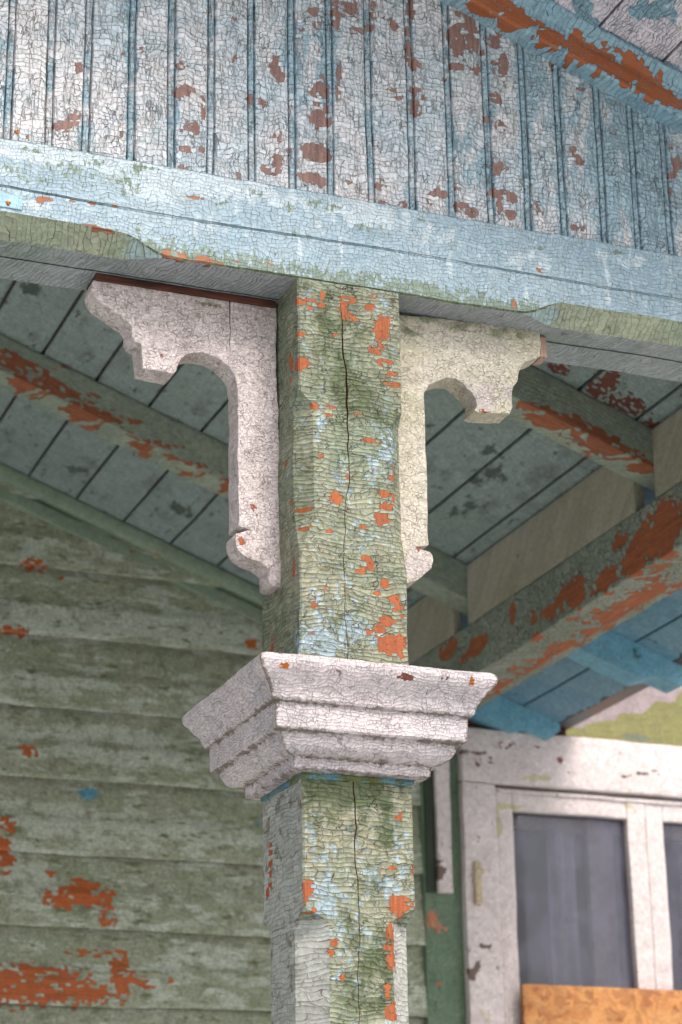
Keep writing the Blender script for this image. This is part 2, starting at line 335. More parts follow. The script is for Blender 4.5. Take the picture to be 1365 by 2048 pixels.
m_side = paint('siding_paint', (152, 158, 132), (166, 166, 144), (188, 98, 52), (158, 82, 44), B=(188, 192, 176), C=(118, 124, 92), cell=(.012, .012, .008), crk=.04,
               crkcol=(70, 66, 50), crkamt=.5, peel=-0.16, pamp=.85, pfreq=.28, b=0.3, bamp=1.2, bsc=40, c=0.2, camp=1.2, csc=70, grain=(.05, 1, 1), relief=.0012, dirt=0.6,
               dirtcol=(92, 88, 62), lowsc=4, streak=(0.28, 1, 1), grit=0.28, csoft=0.08, bsoft=0.14, Dc=(90, 150, 172), praw=1.2)
m_flatg = paint('corner_green_paint', (100, 120, 98), (108, 126, 104), (150, 78, 48), (190, 138, 108), C=(84, 92, 76), cell=(.010, .010, .012), crk=.05,
                crkcol=(64, 66, 54), crkamt=.5, peel=-.08, pamp=.9, c=0.2, csc=30, relief=.001, dirt=.2, mode='vor', grit=0.16)
m_wht = paint('window_paint', (220, 206, 203), (210, 196, 193), (140, 88, 66), (110, 66, 52), B=(196, 184, 150), C=(112, 92, 84), cell=(.010, .010, .010), crk=.03,
              crkcol=(120, 96, 88), crkamt=.45, peel=-.14, pamp=.9, b=0.08, bsc=12, c=0.12, csc=50, relief=0.0014, dirt=.22, dirtcol=(140, 122, 112), lowsc=5, mode='vor', camp=1.0, grit=0.12, csoft=0.1)
m_upw = paint('upper_wall_paint', (160, 144, 144), (146, 132, 132), (110, 96, 88), B=(128, 124, 78), C=(108, 114, 94), cell=(.02, .02, .02), crk=.02, crkamt=.2, peel=-.3,
              b=-.1, bamp=.35, bsc=60, c=0.1, csc=40, relief=.001, dirt=.35, dirtcol=(96, 100, 84), grit=0.2)
def wood_mat(name, a, b, grain, rough=.75):
    n = NT(name); co = n.obj(); g = n.noise(n.mapping(co, scale=tuple(180*x for x in grain)), 1, 4, .65).outputs['Fac']
    s_ = n.noise(co, 30, 3).outputs['Fac']
    c = n.mix(n.step(g, .35, .68), lin(*a), lin(*b)); c = n.mix(n.math('MULTIPLY', n.step(s_, .5, .7), .5), c, lin(*b))
    return n.done(c, rough, .2, g, .001)
m_bark = wood_mat('dark_timber_and_lap_shade', (96, 58, 46), (58, 36, 30), (.06, 1, 1))
def rust_mat():
    n = NT('rusty_nail'); co = n.obj(); g = n.noise(co, 500, 3).outputs['Fac']
    return n.done(n.mix(n.step(g, .4, .65), lin(196, 116, 30), lin(92, 44, 22)), .8, .3, g, .0006)
m_rust = rust_mat()
def osb_mat():
    n = NT('strand_board'); co = n.obj()
    v = n.mapping(co, scale=(30, 1, 14), rot=(0, .5, 0)); wn = n.noise(co, 14, 3).outputs['Color']
    v = n.vmath('ADD', v, n.vmath('SCALE', n.vmath('SUBTRACT', wn, (.5, .5, .5)), sc=7.0))
    a = n.vor(v, 'F1', 'EUCLIDEAN'); s1 = n.new('ShaderNodeSeparateColor'); n.put(s1.inputs[0], a.outputs['Color'])
    v2 = n.mapping(co, scale=(14, 1, 36), rot=(0, -.7, 0)); v2 = n.vmath('ADD', v2, n.vmath('SCALE', n.vmath('SUBTRACT', wn, (.5, .5, .5)), sc=6.0))
    a2 = n.vor(v2, 'F1', 'EUCLIDEAN'); s2 = n.new('ShaderNodeSeparateColor'); n.put(s2.inputs[0], a2.outputs['Color'])
    st = n.noise(n.mapping(co, scale=(60, 1, 400), rot=(0, .3, 0)), 1, 3).outputs['Fac']
    c = n.mix(s1.outputs[0], lin(196, 132, 72), lin(134, 76, 36)); c = n.mix(n.math('MULTIPLY', s2.outputs[1], .55), c, lin(200, 150, 96))
    c = n.mix(n.math('MULTIPLY', n.step(st, .5, .68), .45), c, lin(140, 74, 34))
    return n.done(c, .6, .35, n.math('ADD', s1.outputs[0], s2.outputs[0]), .0006)
m_osb = osb_mat()
def glass_mat():
    n = NT('dusty_glass'); co = n.obj()
    d = n.noise(co, 9, 4, .6).outputs['Fac']; d2 = n.noise(n.mapping(co, scale=(16, 1, 5)), 1, 4).outputs['Fac']
    tr = n.new('ShaderNodeBsdfTransparent'); tr.inputs[0].default_value = (.80, .80, .84, 1)
    df = n.new('ShaderNodeBsdfDiffuse'); df.inputs[0].default_value = lin(124, 120, 138)
    gl = n.new('ShaderNodeBsdfGlossy'); gl.inputs['Roughness'].default_value = .06
    m1 = n.new('ShaderNodeMixShader'); n.put(m1.inputs[0], n.math('ADD', n.step(n.math('MULTIPLY', n.math('ADD', d, d2), .5), .4, .65, .10, .36), 0.0))
    n.t.links.new(tr.outputs[0], m1.inputs[1]); n.t.links.new(df.outputs[0], m1.inputs[2])
    fr = n.new('ShaderNodeFresnel'); fr.inputs[0].default_value = 1.5
    m2 = n.new('ShaderNodeMixShader'); n.t.links.new(fr.outputs[0], m2.inputs[0]); n.t.links.new(m1.outputs[0], m2.inputs[1]); n.t.links.new(gl.outputs[0], m2.inputs[2])
    n.t.links.new(m2.outputs[0], n.out.inputs[0]); return n.m
m_glass = glass_mat()
def plain(name, c, c2, sc=6, rough=.8):
    n = NT(name); co = n.obj(); g = n.noise(co, sc, 5, .6).outputs['Fac']; return n.done(n.mix(n.step(g, .4, .6), lin(*c), lin(*c2)), rough, .2, g, .002)
m_ground = plain('ground', (184, 187, 184), (168, 173, 170), 3)
m_tin = plain('roof_sheet', (110, 112, 112), (130, 110, 100), 4, .5)
m_int = plain('interior_plaster', (96, 92, 98), (84, 80, 88), 3)
m_curt = plain('curtain_cloth', (190, 184, 186), (160, 156, 164), 8)

# ------------------------------------------------------------------ setting
g = MB(); xs = np.concatenate([[-120, -40, -15], np.linspace(-6, 6, 13), [15, 40, 120]]); X, Y = np.meshgrid(xs, xs, indexing='ij')
g.grid(np.stack([X, Y, np.full_like(X, -2.45)], -1)); go = g.build('ground', m_ground); tag(go, kind='structure')

D = 2.37            # back wall
X1 = 1.045          # side beam / eave line of the porch ceiling
XR = -0.62          # ridge (out of the frame on the left)
def roofT(off=0.0):
    """box space (u along the fall of the roof, v = y, w = distance above the lining) -> world, u measured from x=0"""
    c, s = math.cos(SL), math.sin(SL)
    def T(G):
        u, v, w_ = G[..., 0], G[..., 1], G[..., 2]
        return np.stack([u*c + w_*s, v, RA - u*s + w_*c], -1)
    return T
CS = math.cos(SL)

# ------------------------------------------------------------------ back wall
wall = empty('house_wall', (0.4, D, -2.45))
tag(wall, 'green house wall of flaking horizontal boards at the back of the porch', 'wall')
sb = MB(); zl = [-.126 + .1702*i for i in range(-14, 10)]
WL, WR = -2.6, 1.215
sid_pts = []
for zi in zl:
    zt = zi+.1702
    prof = [(D-.004, zi+.012), (D-.018, zi+.006), (D-.0235, zi), (D-.0255, zi+.002), (D-.026, zi+.010), (D-.0225, zi+.060), (D-.0205, zi+.084), (D-.0180, zi+.088), (D-.0140, zi+.120), (D-.008, zt-.004), (D-.0045, zt+.003), (D-.004, zt+.014)]
    # refine
    pr = []
    for (a, b) in zip(prof[:-1], prof[1:]):
        L = math.hypot(b[0]-a[0], b[1]-a[1]); k = max(1, int(L/.012))
        for i in range(k): t = i/k; pr.append((a[0]+(b[0]-a[0])*t, a[1]+(b[1]-a[1])*t))
    pr.append(prof[-1]); pr = np.array(pr)
    vis = zi > -.5
    xx = np.arange(WL, WR+.001, .012 if vis else .1); xx[-1] = WR
    lim = [(x) for x in xx]
    G = np.zeros((len(pr), len(xx), 3)); G[..., 0] = xx[None, :]; G[..., 1] = pr[:, 0][:, None]; G[..., 2] = pr[:, 1][:, None]
    sag = .0022*np.sin(xx*3.1+zi*17)+.0012*np.sin(xx*9+zi*40)
    G[..., 2] += sag[None, :]; G[..., 1] += .002*np.sin(xx*2.3+zi*31)[None, :]
    top = RA-TS*np.abs(G[..., 0]-XR)+TS*abs(XR)*1.0 if False else np.where(G[..., 0] > XR, RA-TS*G[..., 0], RA-TS*(2*XR-G[..., 0]))
    G[..., 2] = np.minimum(G[..., 2], top-.004)
    for a_, b_ in ((0, 2), (2, len(pr)-1)): pass
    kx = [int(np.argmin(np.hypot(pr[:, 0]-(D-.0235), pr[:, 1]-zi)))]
    sb.grid(G[:kx[0]+1], 1, True, flip=True); sb.grid(G[kx[0]:], 0, True, flip=True)  # lap shade put into the colour: lip undersides take the dark timber
gwall = np.zeros((2, 2, 3)); gwall[..., 0] = np.array([[WL], [WR]]); gwall[..., 1] = D-.0005; gwall[..., 2] = np.array([[-2.45, RA-TS*.0]]); gwall[1, 1, 2] = RA-TS*WR; gwall[0, 1, 2] = 1.0; sb.grid(gwall, 0, True)
bl_sp = blobs([(60, 1965, 120, 36, 1.15), (160, 1985, 70, 26, 1.1), (245, 1955, 26, 50, 1.1), (165, 1790, 60, 26, 1.05), (10, 1720, 26, 30), (25, 1262, 30, 14), (15, 1650, 20, 22), (5, 1710, 22, 40), (100, 1745, 24, 8, .8), (125, 1800, 40, 22, 1), (165, 1775, 38, 20), (205, 1800, 26, 26), (215, 1840, 18, 16), (160, 1800, 30, 12, .7),
               (60, 1960, 90, 30), (30, 1990, 90, 24), (140, 1975, 60, 26), (245, 1935, 18, 30), (245, 1975, 22, 36), (285, 1965, 26, 14), (60, 1130, 20, 14), (85, 1135, 14, 10), (125, 1148, 10, 8), (55, 1505, 22, 16),
               (505, 1290, 22, 10), (345, 1965, 12, 6), (130, 1868, 22, 6), (190, 1905, 60, 8, .9), (235, 1150, 6, 4), (250, 1150, 6, 4)], lambda q: PY(q, D-.02))
bl_sb = blobs([(120, 1250, 150, 30, .55), (380, 1260, 160, 30, .5), (200, 1470, 200, 20, .5), (250, 1650, 260, 30, .45), (60, 1740, 60, 50, .5), (420, 1905, 60, 20, .8), (60, 1105, 30, 20, .6), (80, 1360, 120, 16, .4), (230, 1510, 220, 14, .4)], lambda q: PY(q, D-.02))
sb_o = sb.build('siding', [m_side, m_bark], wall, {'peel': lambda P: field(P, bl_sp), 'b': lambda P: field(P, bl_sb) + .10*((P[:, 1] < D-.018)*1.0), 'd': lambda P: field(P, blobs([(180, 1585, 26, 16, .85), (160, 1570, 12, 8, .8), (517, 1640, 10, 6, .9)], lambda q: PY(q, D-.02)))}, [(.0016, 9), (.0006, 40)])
# gable top trim board under the crown moulding
mo = MB()
prof = [(0.0, -.085), (-.016, -.085), (-.021, -.081), (-.022, -.060), (-.021, -.050), (-.010, -.047), (-.010, -.040), (-.028, -.040), (-.036, -.034), (-.040, -.022), (-.040, -.006), (-.034, -.003), (-.034, .0)]
pr = []
for a, b in zip(prof[:-1], prof[1:]):
    k = max(1, int(math.hypot(b[0]-a[0], b[1]-a[1])/.006))
    for i in range(k): t = i/k; pr.append((a[0]+(b[0]-a[0])*t, a[1]+(b[1]-a[1])*t))
pr.append(prof[-1]); pr = np.array(pr)
xx = np.arange(XR, 1.06, .012)
G = np.zeros((len(pr), len(xx), 3)); G[..., 0] = xx; G[..., 1] = (D-.004+pr[:, 0])[:, None]; G[..., 2] = RA-TS*xx[None, :]+pr[:, 1][:, None]
for a_, b_ in creases(pr): mo.grid(G[a_:b_+1], 0, True, flip=True)
mo.build('cornice_moulding', paint('moulding_paint', (124, 138, 118), (134, 146, 126), (150, 90, 60), B=(148, 158, 144), C=(96, 104, 70), cell=(.012, .012, .012), crk=.03, crkamt=.3,
         peel=-.14, b=-.1, bsc=10, c=-.15, csc=12, relief=.0005, dirt=.25), wall, {'peel': lambda P: field(P, blobs([(268, 1102, 7, 5, 1.1), (315, 1108, 8, 5)], lambda q: PY(q, D-.03)))}, [(.0012, 8)])
# corner board, batten, dark green strip painted as the shadow in the gap
cb = MB(); cb.rbox(1.193, 1.312, D-.030, D, -2.45, .52, .002, (.012, .012, .02)); cbo = cb.build('corner_board', m_flatg, wall,
    {'peel': lambda P: field(P, blobs([(866, 1838, 12, 14), (885, 1855, 18, 12), (878, 1972, 22, 7, .9), (850, 1860, 8, 10, .8), (862, 1825, 8, 8)], lambda q: PY(q, D-.03)))}, [(.001, 12)])
bt = MB(); bt.rbox(1.224, 1.262, D-.048, D-.030, .168, .60, .003, .008)
bt.build('batten', m_wht, wall, {'c': lambda P: field(P, blobs([(877, 1745, 14, 13), (870, 1722, 20, 4, .9), (862, 1640, 8, 5)], lambda q: PY(q, D-.045)))}, [(.0015, 30)])
rc = MB(); rc.rbox(1.197, 1.222, D-.036, D-.028, .17, .60, .002, .02); rc.build('shadow_strip', paint('gap_shadow_green', (58, 66, 50), (50, 58, 44), (90, 60, 44), cell=(.01, .01, .01), crk=.03, peel=-.2, dirt=.2, relief=.0008), wall)
wn_ = [(1.193, 1.40), ]
uw = MB()
def strip(x0, x1, z0, z1, y, step=.012, mi=0, mb=None):
    a = np.linspace(x0, x1, max(2, int((x1-x0)/step)+1)); b = np.linspace(z0, z1, max(2, int((z1-z0)/step)+1))
    A_, B_ = np.meshgrid(a, b, indexing='ij'); mb.grid(np.stack([A_, np.full_like(A_, y), B_], -1), mi, True)
strip(1.10, 3.4, .583, 1.2, D, .014, 0, uw); strip(2.6, 3.4, -2.45, .583, D, .1, 0, uw)
strip(1.28, 2.62, -2.45, -.9, D, .1, 0, uw)
def up_b(P):
    q = [(1100, 1476), (1140, 1450), (1165, 1455), (1180, 1445), (1215, 1438), (1232, 1440), (1240, 1425), (1290, 1425), (1310, 1400), (1345, 1405), (1365, 1380)]
    W_ = np.array([PY(a, D) for a in q]); zz = np.interp(P[:, 0], W_[:, 0], W_[:, 2], left=.55, right=.76)
    return np.clip((zz-P[:, 2])/.02+.5, 0, 1)
uw.build('upper_wall', m_upw, wall, {'b': up_b, 'c': lambda P: field(P, blobs([(1275, 1478, 30, 8, .8), (1120, 1470, 30, 12, .7)], lambda q: PY(q, D)))})
tp = MB(); tp.rbox(1.30, 1.60, D-.03, D, .587, .635, .003, .01); tp.build('wall_plate', m_bark, wall)

# ------------------------------------------------------------------ window
win = empty('window', (1.8, D, -.9)); tag(win, 'weathered off-white window with two dusty panes at the lower right', 'window')
cs = MB()
cs.rbox(1.292, 1.383, D-.055, D-.002, -.95, .445, .003, .010); cs.rbox(1.292, 2.60, D-.057, D-.002, .447, .583, .004, .010)
cs.rbox(2.517, 2.60, D-.055, D-.002, -.95, .445, .003, .03)
PW = lambda q: PY(q, D-.055)
wp = blobs([(1010, 1490, 22, 8), (955, 1527, 7, 10), (980, 1522, 8, 12, .9), (1032, 1519, 6, 6), (1120, 1522, 9, 5), (1140, 1545, 5, 8), (1305, 1603, 24, 6), (1075, 1492, 7, 4), (1110, 1618, 9, 6)], PW)
wc = blobs([(930, 1940, 14, 6, .9), (945, 1950, 8, 12, .9), (955, 1935, 6, 12, .8), (970, 1895, 14, 4, .9), (1280, 1545, 18, 4, .8), (1310, 1546, 14, 4, .9), (1250, 1552, 12, 4, .6), (940, 1505, 30, 6, .6), (1350, 1600, 40, 3, .9), (1180, 1590, 90, 2.5, .8)], PW)
cs.build('casing', m_wht, win, {'peel': lambda P: field(P, wp), 'c': lambda P: field(P, wc), 'b': lambda P: field(P, blobs([(1060, 1555, 70, 10, .5)], PW))}, [(.0018, 10), (.0006, 50)])
ss = MB(); YS = D-.040
def rb(x0, x1, z0, z1, y0=YS, y1=D-.005, r=.0025, st=.010): ss.rbox(x0, x1, y0, y1, z0, z1, r, st)
rb(1.387, 1.434, -.93, .441); rb(1.434, 1.755, .385, .441); rb(1.755, 1.806, -.93, .441, YS-.002); rb(1.808, 1.858, -.93, .441); rb(1.858, 2.45, .385, .441); rb(2.45, 2.513, -.93, .441); rb(1.434, 1.755, -.93, -.87); rb(1.858, 2.45, -.93, -.87)
rb(1.395, 2.50, .428, .437, YS-.006, YS, .002)          # bead under the head
ss.build('sash', m_wht, win, {'b': lambda P: field(P, blobs([(1000, 1640, 14, 50, .7), (1020, 1610, 40, 8, .6), (1010, 1960, 12, 60, .7)], PW)), 'peel': lambda P: field(P, blobs([(1312, 1728, 5, 24)], PW))}, [(.0015, 12)])
for a, b in ((1.428, 1.760), (1.852, 2.456)):
    gp = MB(); gp.rbox(a, b, D-.022, D-.018, -.88, .390, .0005, .1); gp.build('pane', m_glass, win)
ir = MB()                                               # the dim room behind, and the inner frame seen through the pane
ir.rbox(1.0, 3.2, D+1.2, D+1.25, -1.2, .9, .01, .3); ir.rbox(.98, 1.0, D+.02, D+1.2, -1.2, .9, .005, .3); ir.rbox(3.2, 3.22, D+.02, D+1.2, -1.2, .9, .005, .3)
ir.rbox(1.0, 3.2, D+.02, D+1.2, .9, .92, .005, .3); ir.rbox(1.0, 3.2, D+.02, D+1.2, -1.22, -1.2, .005, .3)
ir.build('interior_recess', m_int, win)
inn = MB(); inn.rbox(1.672, 1.745, D+.022, D+.045, -.9, .42, .003, .1); inn.rbox(2.36, 2.44, D+.022, D+.045, -.9, .42, .003, .1); inn.rbox(1.40, 2.55, D+.10, D+.13, .372, .44, .003, .1); inn.rbox(1.38, 1.43, D+.10, D+.13, -.9, .42, .003, .1)
inn.build('inner_frame', m_wht, win)
cu = MB(); xx = np.linspace(1.575, 1.655, 40); zz = np.linspace(-.9, .36, 30); A_, B_ = np.meshgrid(xx, zz, indexing='ij')
cu.grid(np.stack([A_, D+.055+.008*np.sin(A_*160)+.004*np.sin(B_*9), B_], -1)); cu.build('curtain', m_curt, win)
hg = MB(); hp_ = PW((952, 1765)); hg.rbox(hp_[0]-.006, hp_[0]+.012, D-.066, D-.054, hp_[2]-.055, hp_[2]+.05, .003, .005)
hg.rbox(hp_[0]-.003, hp_[0]+.018, D-.070, D-.060, hp_[2]+.02, hp_[2]+.032, .003, .005)
hg.build('hinge', paint('hinge_paint', (200, 182, 150), (188, 166, 136), (150, 80, 50), C=(110, 62, 44), cell=(.01, .01, .01), crk=.03, peel=-.1, c=0.0, csc=60, dirt=.3), win, None, [(.0015, 50)])
ob = MB(); ob.rbox(1.425, 2.52, D-.072, D-.058, -.90, -.045, .0012, .03)
obo = ob.build('board_panel', m_osb); tag(obo, 'orange-brown strand board covering the lower part of the window', 'board panel')

# ------------------------------------------------------------------ porch roof
roof = empty('porch_roof', (0, 1.1, RA)); tag(roof, 'sloping porch roof with green plank ceiling and rafters', 'roof')
cl = MB(); T = roofT()
gaps = [.0625 + .1195*i for i in range(-12, 14)]
gaps = [x for x in gaps]
for a, b in zip(gaps[:-1], gaps[1:]):
    if a/CS > 1.06/CS: break
    b_ = min(b, 1.07)
    dz = random.uniform(0, .002)
    cl.rbox(max(a, XR)/CS+.0034, b_/CS-.0034, 0.03, D+.02, dz, .018, .0015, (.012, .02, .02), 0, T, faces='xXz')
PRc = lambda q: PR(q, 0)
cp = blobs([(770+350, 735, 30, 10), (1205, 768, 60, 14, .9), (1260, 810, 40, 18, .9), (1300, 850, 30, 14, .9), (1120, 728, 26, 16), (1215, 800, 22, 16, .8)], PRc)
cc = blobs([(230, 870, 40, 25, .4), (160, 950, 30, 30, .4), (360, 1020, 30, 22, .55), (60, 580, 30, 20, .5), (10, 600, 12, 8, .8), (970, 950, 60, 14, .5), (1100, 830, 60, 20, .45), (930, 1010, 60, 12, .45), (980, 900, 30, 12, .4)], PRc)
cl.build('ceiling_boards', m_ceil, roof, {'peel': lambda P: field(P, cp), 'c': lambda P: field(P, cc)}, [(.0012, 7)])
cv = MB()
cv.rbox(XR/CS-.02, 1.60/CS, -.36, D+.25, .019, .045, .003, .2, 0, T)
cv.raw(*(lambda B: (B, [(0, 1, 3, 2), (4, 6, 7, 5), (0, 2, 6, 4), (1, 5, 7, 3), (0, 4, 5, 1), (2, 3, 7, 6)]))(
    [(2*XR-x, y, z) for x in (XR, 1.5) for y in (-.36, D+.25) for z in (RA-TS*x+.02, RA-TS*x+.05)]))
cv.build('roof_covering', m_tin, roof)
ra = MB
def rafter(y0, y1, dep, tail=True, name='rafter', attrs=None):
    r_ = MB(); r_.rbox(XR/CS, (X1+.10)/CS, y0, y1, -dep, -.001, .003, (.010, .012, .010), 0, T)
    return r_.build(name, m_raft, roof, attrs, [(.0014, 14)])
r1 = blobs([(40, 735, 70, 12, .8), (120, 785, 80, 12, .8), (200, 835, 80, 11, .8), (280, 885, 80, 10, .8), (360, 930, 80, 9, .8), (430, 965, 60, 8, .8), (25, 725, 50, 22), (90, 770, 60, 16), (165, 820, 60, 16), (60, 770, 60, 14), (230, 870, 50, 12), (300, 910, 50, 9), (370, 940, 50, 8), (440, 975, 40, 7), (140, 700, 8, 5), (10, 770, 30, 20), (130, 735, 10, 6)], lambda q: PY(q, 1.73))
r2 = blobs([(1090, 830, 60, 12, .9), (1160, 862, 60, 12, .9), (1230, 900, 60, 12, .9), (1290, 932, 50, 10, .9), (1060, 815, 50, 14), (1130, 840, 50, 14), (1200, 880, 60, 16), (1260, 920, 50, 12), (1310, 945, 30, 8), (1180, 860, 40, 12), (1290, 930, 40, 10)], lambda q: PY(q, .875))
rafter(1.725, 1.800, .082, attrs={'peel': lambda P: field(P, r1)})
rafter(.875, .950, .082, attrs={'peel': lambda P: field(P, r2)})
for a, b in ((.14, .873), (.952, 1.723), (1.802, D-.03)):
    k = MB(); k.rbox(X1, X1+.022, a+.001, b-.001, .648, RA-TS*(X1+.022)-.001, .002, (.01, .012, .012))
    k.build('blocking_board', m_cream, roof, {'peel': lambda P: field(P, blobs([(1040, 1110, 5, 8), (1200, 985, 3, 3, .9), (875, 1215, 5, 14, .9), (1150, 1095, 3, 3, .9), (1215, 1010, 3, 3, .9)], lambda q: PX(q, X1)))})
# eave beyond the side beam, blue, with rafter tails
ev = MB(); ev.rbox((X1+.03)/CS, 1.455/CS-.0025, -.30, D-.003, .0, .018, .0015, (.012, .03, .02), 0, T, faces='xXz'); ev.rbox(1.455/CS+.0025, 1.556/CS, -.30, D-.003, -.001, .018, .0015, (.012, .03, .02), 0, T, faces='xXyz')
ev.build('eave_boards', m_blues, roof, {'c': lambda P: np.clip(1-np.abs(P[:, 0]-1.556)/.012, 0, 1)*.6}, [(.001, 9)])
def tail(y0, y1, x2=1.60, name='rafter_tail', att=None):
    c, s = CS, math.sin(SL); bm = bmesh.new()
    zr = lambda x: RA-TS*x-.001
    out = [(X1+.10, zr(X1+.10)), (x2, zr(x2)), (x2, zr(x2)-.018), (x2-.03, zr(x2)-.040), (x2-.09, zr(x2-.09)-.052), (x2-.13, zr(x2-.13)-.078), (X1+.10, zr(X1+.10)-.085)]
    mb = MB(); n = len(out); mid = np.array(out)
    # subdivide by fan rows: interpolate between the upper edge and the lower edge
    xs_ = np.linspace(X1+.10, x2, 44); lo = np.interp(xs_, [p[0] for p in out[:1:-1]][0:], [p[1] for p in out[:1:-1]]); hi = np.array([zr(x) for x in xs_])
    t = np.linspace(0, 1, 8)
    Gz = lo[:, None]+(hi-lo)[:, None]*t[None, :]; Gx = np.repeat(xs_[:, None], 8, 1)
    mb.grid(np.stack([Gx, np.full_like(Gx, y0), Gz], -1)); mb.grid(np.stack([Gx, np.full_like(Gx, y1), Gz], -1), flip=True)
    yy = np.linspace(y0, y1, 6)
    mb.grid(np.stack([np.repeat(xs_[:, None], 6, 1), np.repeat(yy[None, :], 44, 0), np.repeat(lo[:, None], 6, 1)], -1), flip=True)
    a, b = np.meshgrid(yy, t, indexing='ij'); mb.grid(np.stack([np.full_like(a, x2), a, lo[-1]+(hi[-1]-lo[-1])*b], -1))
    return mb.build(name, m_tail, roof, att, [(.001, 20)])
tail(1.705, 1.775); tail(.86, .93); tail(2.285, 2.345, 1.555)
# front overhang, pinkish planks seen from below
fo = MB(); gx = [.3695+.1045*i for i in range(-15, 12)]
for a, b in zip(gx[:-1], gx[1:]):
    fo.rbox(max(a, XR)/CS+.002, b/CS-.002, -.34, .018, random.uniform(0, .0025), .018, .002, (.008, .008, .02), 0, T, faces='xXyz') if b > XR else None
fo.build('overhang_boards', m_soff, roof, {'b': lambda P: np.maximum(field(P, blobs([(1165, 10, 30, 16, .8), (1290, 10, 80, 30, .5), (1190, 45, 20, 14, .6)], PRc)), .5*np.clip(1-(-P[:, 1]-.03)/.02, 0, 1))}, [(.001, 12)])
fb = MB(); fb.rbox(XR/CS, 1.60/CS, -.365, -.342, -.05, .044, .003, .03, 0, T); fb.build('barge_board', m_rake, roof)

# ------------------------------------------------------------------ side beam
sbm = MB(); sbm.rbox(X1-.004, X1+.105, .14, D-.024, .524, .645, .004, (.010, .010, .010))
sbm.rbox(X1+.107, X1+.150, .14, D-.024, .540, .645, .004, (.010, .012, .012))
PB = lambda q: PX(q, X1); PBu = lambda q: hit(q, (0, 0, 1), .524)
sp_ = blobs([(1330, 1060, 60, 50), (1280, 1110, 50, 40), (1220, 1160, 40, 20), (1150, 1190, 45, 30), (1110, 1220, 25, 16), (1250, 1080, 25, 20, .9), (1030, 1230, 12, 20), (1075, 1280, 16, 16), (900, 1300, 26, 16), (960, 1290, 30, 18), (940, 1310, 40, 10), (1070, 1240, 10, 14)], PB)
su_ = blobs([(1320, 1200, 70, 12), (1250, 1235, 70, 12), (1150, 1300, 60, 12), (1090, 1335, 60, 10), (1020, 1375, 50, 10), (1345, 1185, 60, 24), (1290, 1225, 50, 14), (1200, 1270, 40, 16), (1180, 1265, 20, 14), (1075, 1345, 30, 10), (1040, 1365, 30, 10), (980, 1400, 40, 16), (1250, 1215, 30, 12)], PBu)
sp_ = [(c, a*1.35, b2*1.05, wt*1.1) for c, a, b2, wt in sp_]
sbo = sbm.build('side_beam', m_sbeam, None, {'peel': lambda P: np.maximum(field(P, sp_), field(P, su_)), 'b': lambda P: field(P, blobs([(1330, 1195, 30, 6, 1), (1300, 1230, 30, 5, 1), (1130, 1310, 40, 14, .8), (1250, 1240, 20, 5, .9)], PBu))}, [(.0018, 14), (.0008, 50)])
tag(sbo, 'thick beam with flaking green paint over orange wood at the right', 'beam')

# ------------------------------------------------------------------ front beam
BL, BR = -2.3, 1.19; ZB, ZT, BD = .530, .6645, .134
bx_ = np.concatenate([np.arange(BL, -.45, .02), np.arange(-.45, .70, .0032), np.arange(.70, BR+.001, .02)])
def chf(x):     # the long chamfer stops short of the post on both sides
    l = np.clip((-.180-x)/.070, 0, 1); r = np.clip((x-.335)/.070, 0, 1); t = np.maximum(l, r)
    return .0025 + .0245*(t*t*(3-2*t))
bm_ = MB(); c_ = chf(bx_); n_ = len(bx_)
def sec(fn, k, mi, flip=True):
    t = np.linspace(0, 1, k); G = np.zeros((n_, k, 3)); G[..., 0] = bx_[:, None]; y, z = fn(t[None, :]); G[..., 1] = y; G[..., 2] = z
    bm_.grid(G, mi, True, flip=flip)
SE = .5935
seam = SE + .0015*np.sin(bx_*8)[:, None]
# upper plank, seam groove, lower plank, chamfer, underside, back, top
sec(lambda t: (.0275-.0275*np.minimum(t*1.15, 1)+0*bx_[:, None], ZT+.0*t+0*bx_[:, None]), 6, 0)
sec(lambda t: (0*t+.0008*np.cos(t*3)+0*bx_[:, None], ZT-(ZT-seam-.0012)*t), 24, 0)
sec(lambda t: ((.0016+.0012*np.sin(bx_*23)[:, None]*np.sin(bx_*7)[:, None])*np.sin(t*math.pi)**.7+0*bx_[:, None], seam+.0012-.0026*t), 6, 0)
sec(lambda t: (.0006+0*t+0*bx_[:, None], seam-.0014-(seam-.0014-ZB-c_[:, None])*t), 22, 0)
sec(lambda t: (.0006+c_[:, None]*t, ZB+c_[:, None]*(1-t)), 9, 1)
sec(lambda t: (.0006+c_[:, None]+(.070-.0006-c_[:, None])*t, ZB+0*t+0*bx_[:, None]), 10, 2)
sec(lambda t: (.070+.0022*t+0*bx_[:, None], ZB+.0014*np.sin(t*math.pi)+0*bx_[:, None]), 5, 2)
sec(lambda t: (.0722+(BD-.0722)*t+0*bx_[:, None], ZB-.0015+0*t+0*bx_[:, None]), 10, 2)
sec(lambda t: (BD+0*t+0*bx_[:, None], ZB-.0015+(ZT-ZB)*t), 8, 2)
sec(lambda t: (BD-(BD-.0275)*t+0*bx_[:, None], ZT+0*t+0*bx_[:, None]), 6, 2)
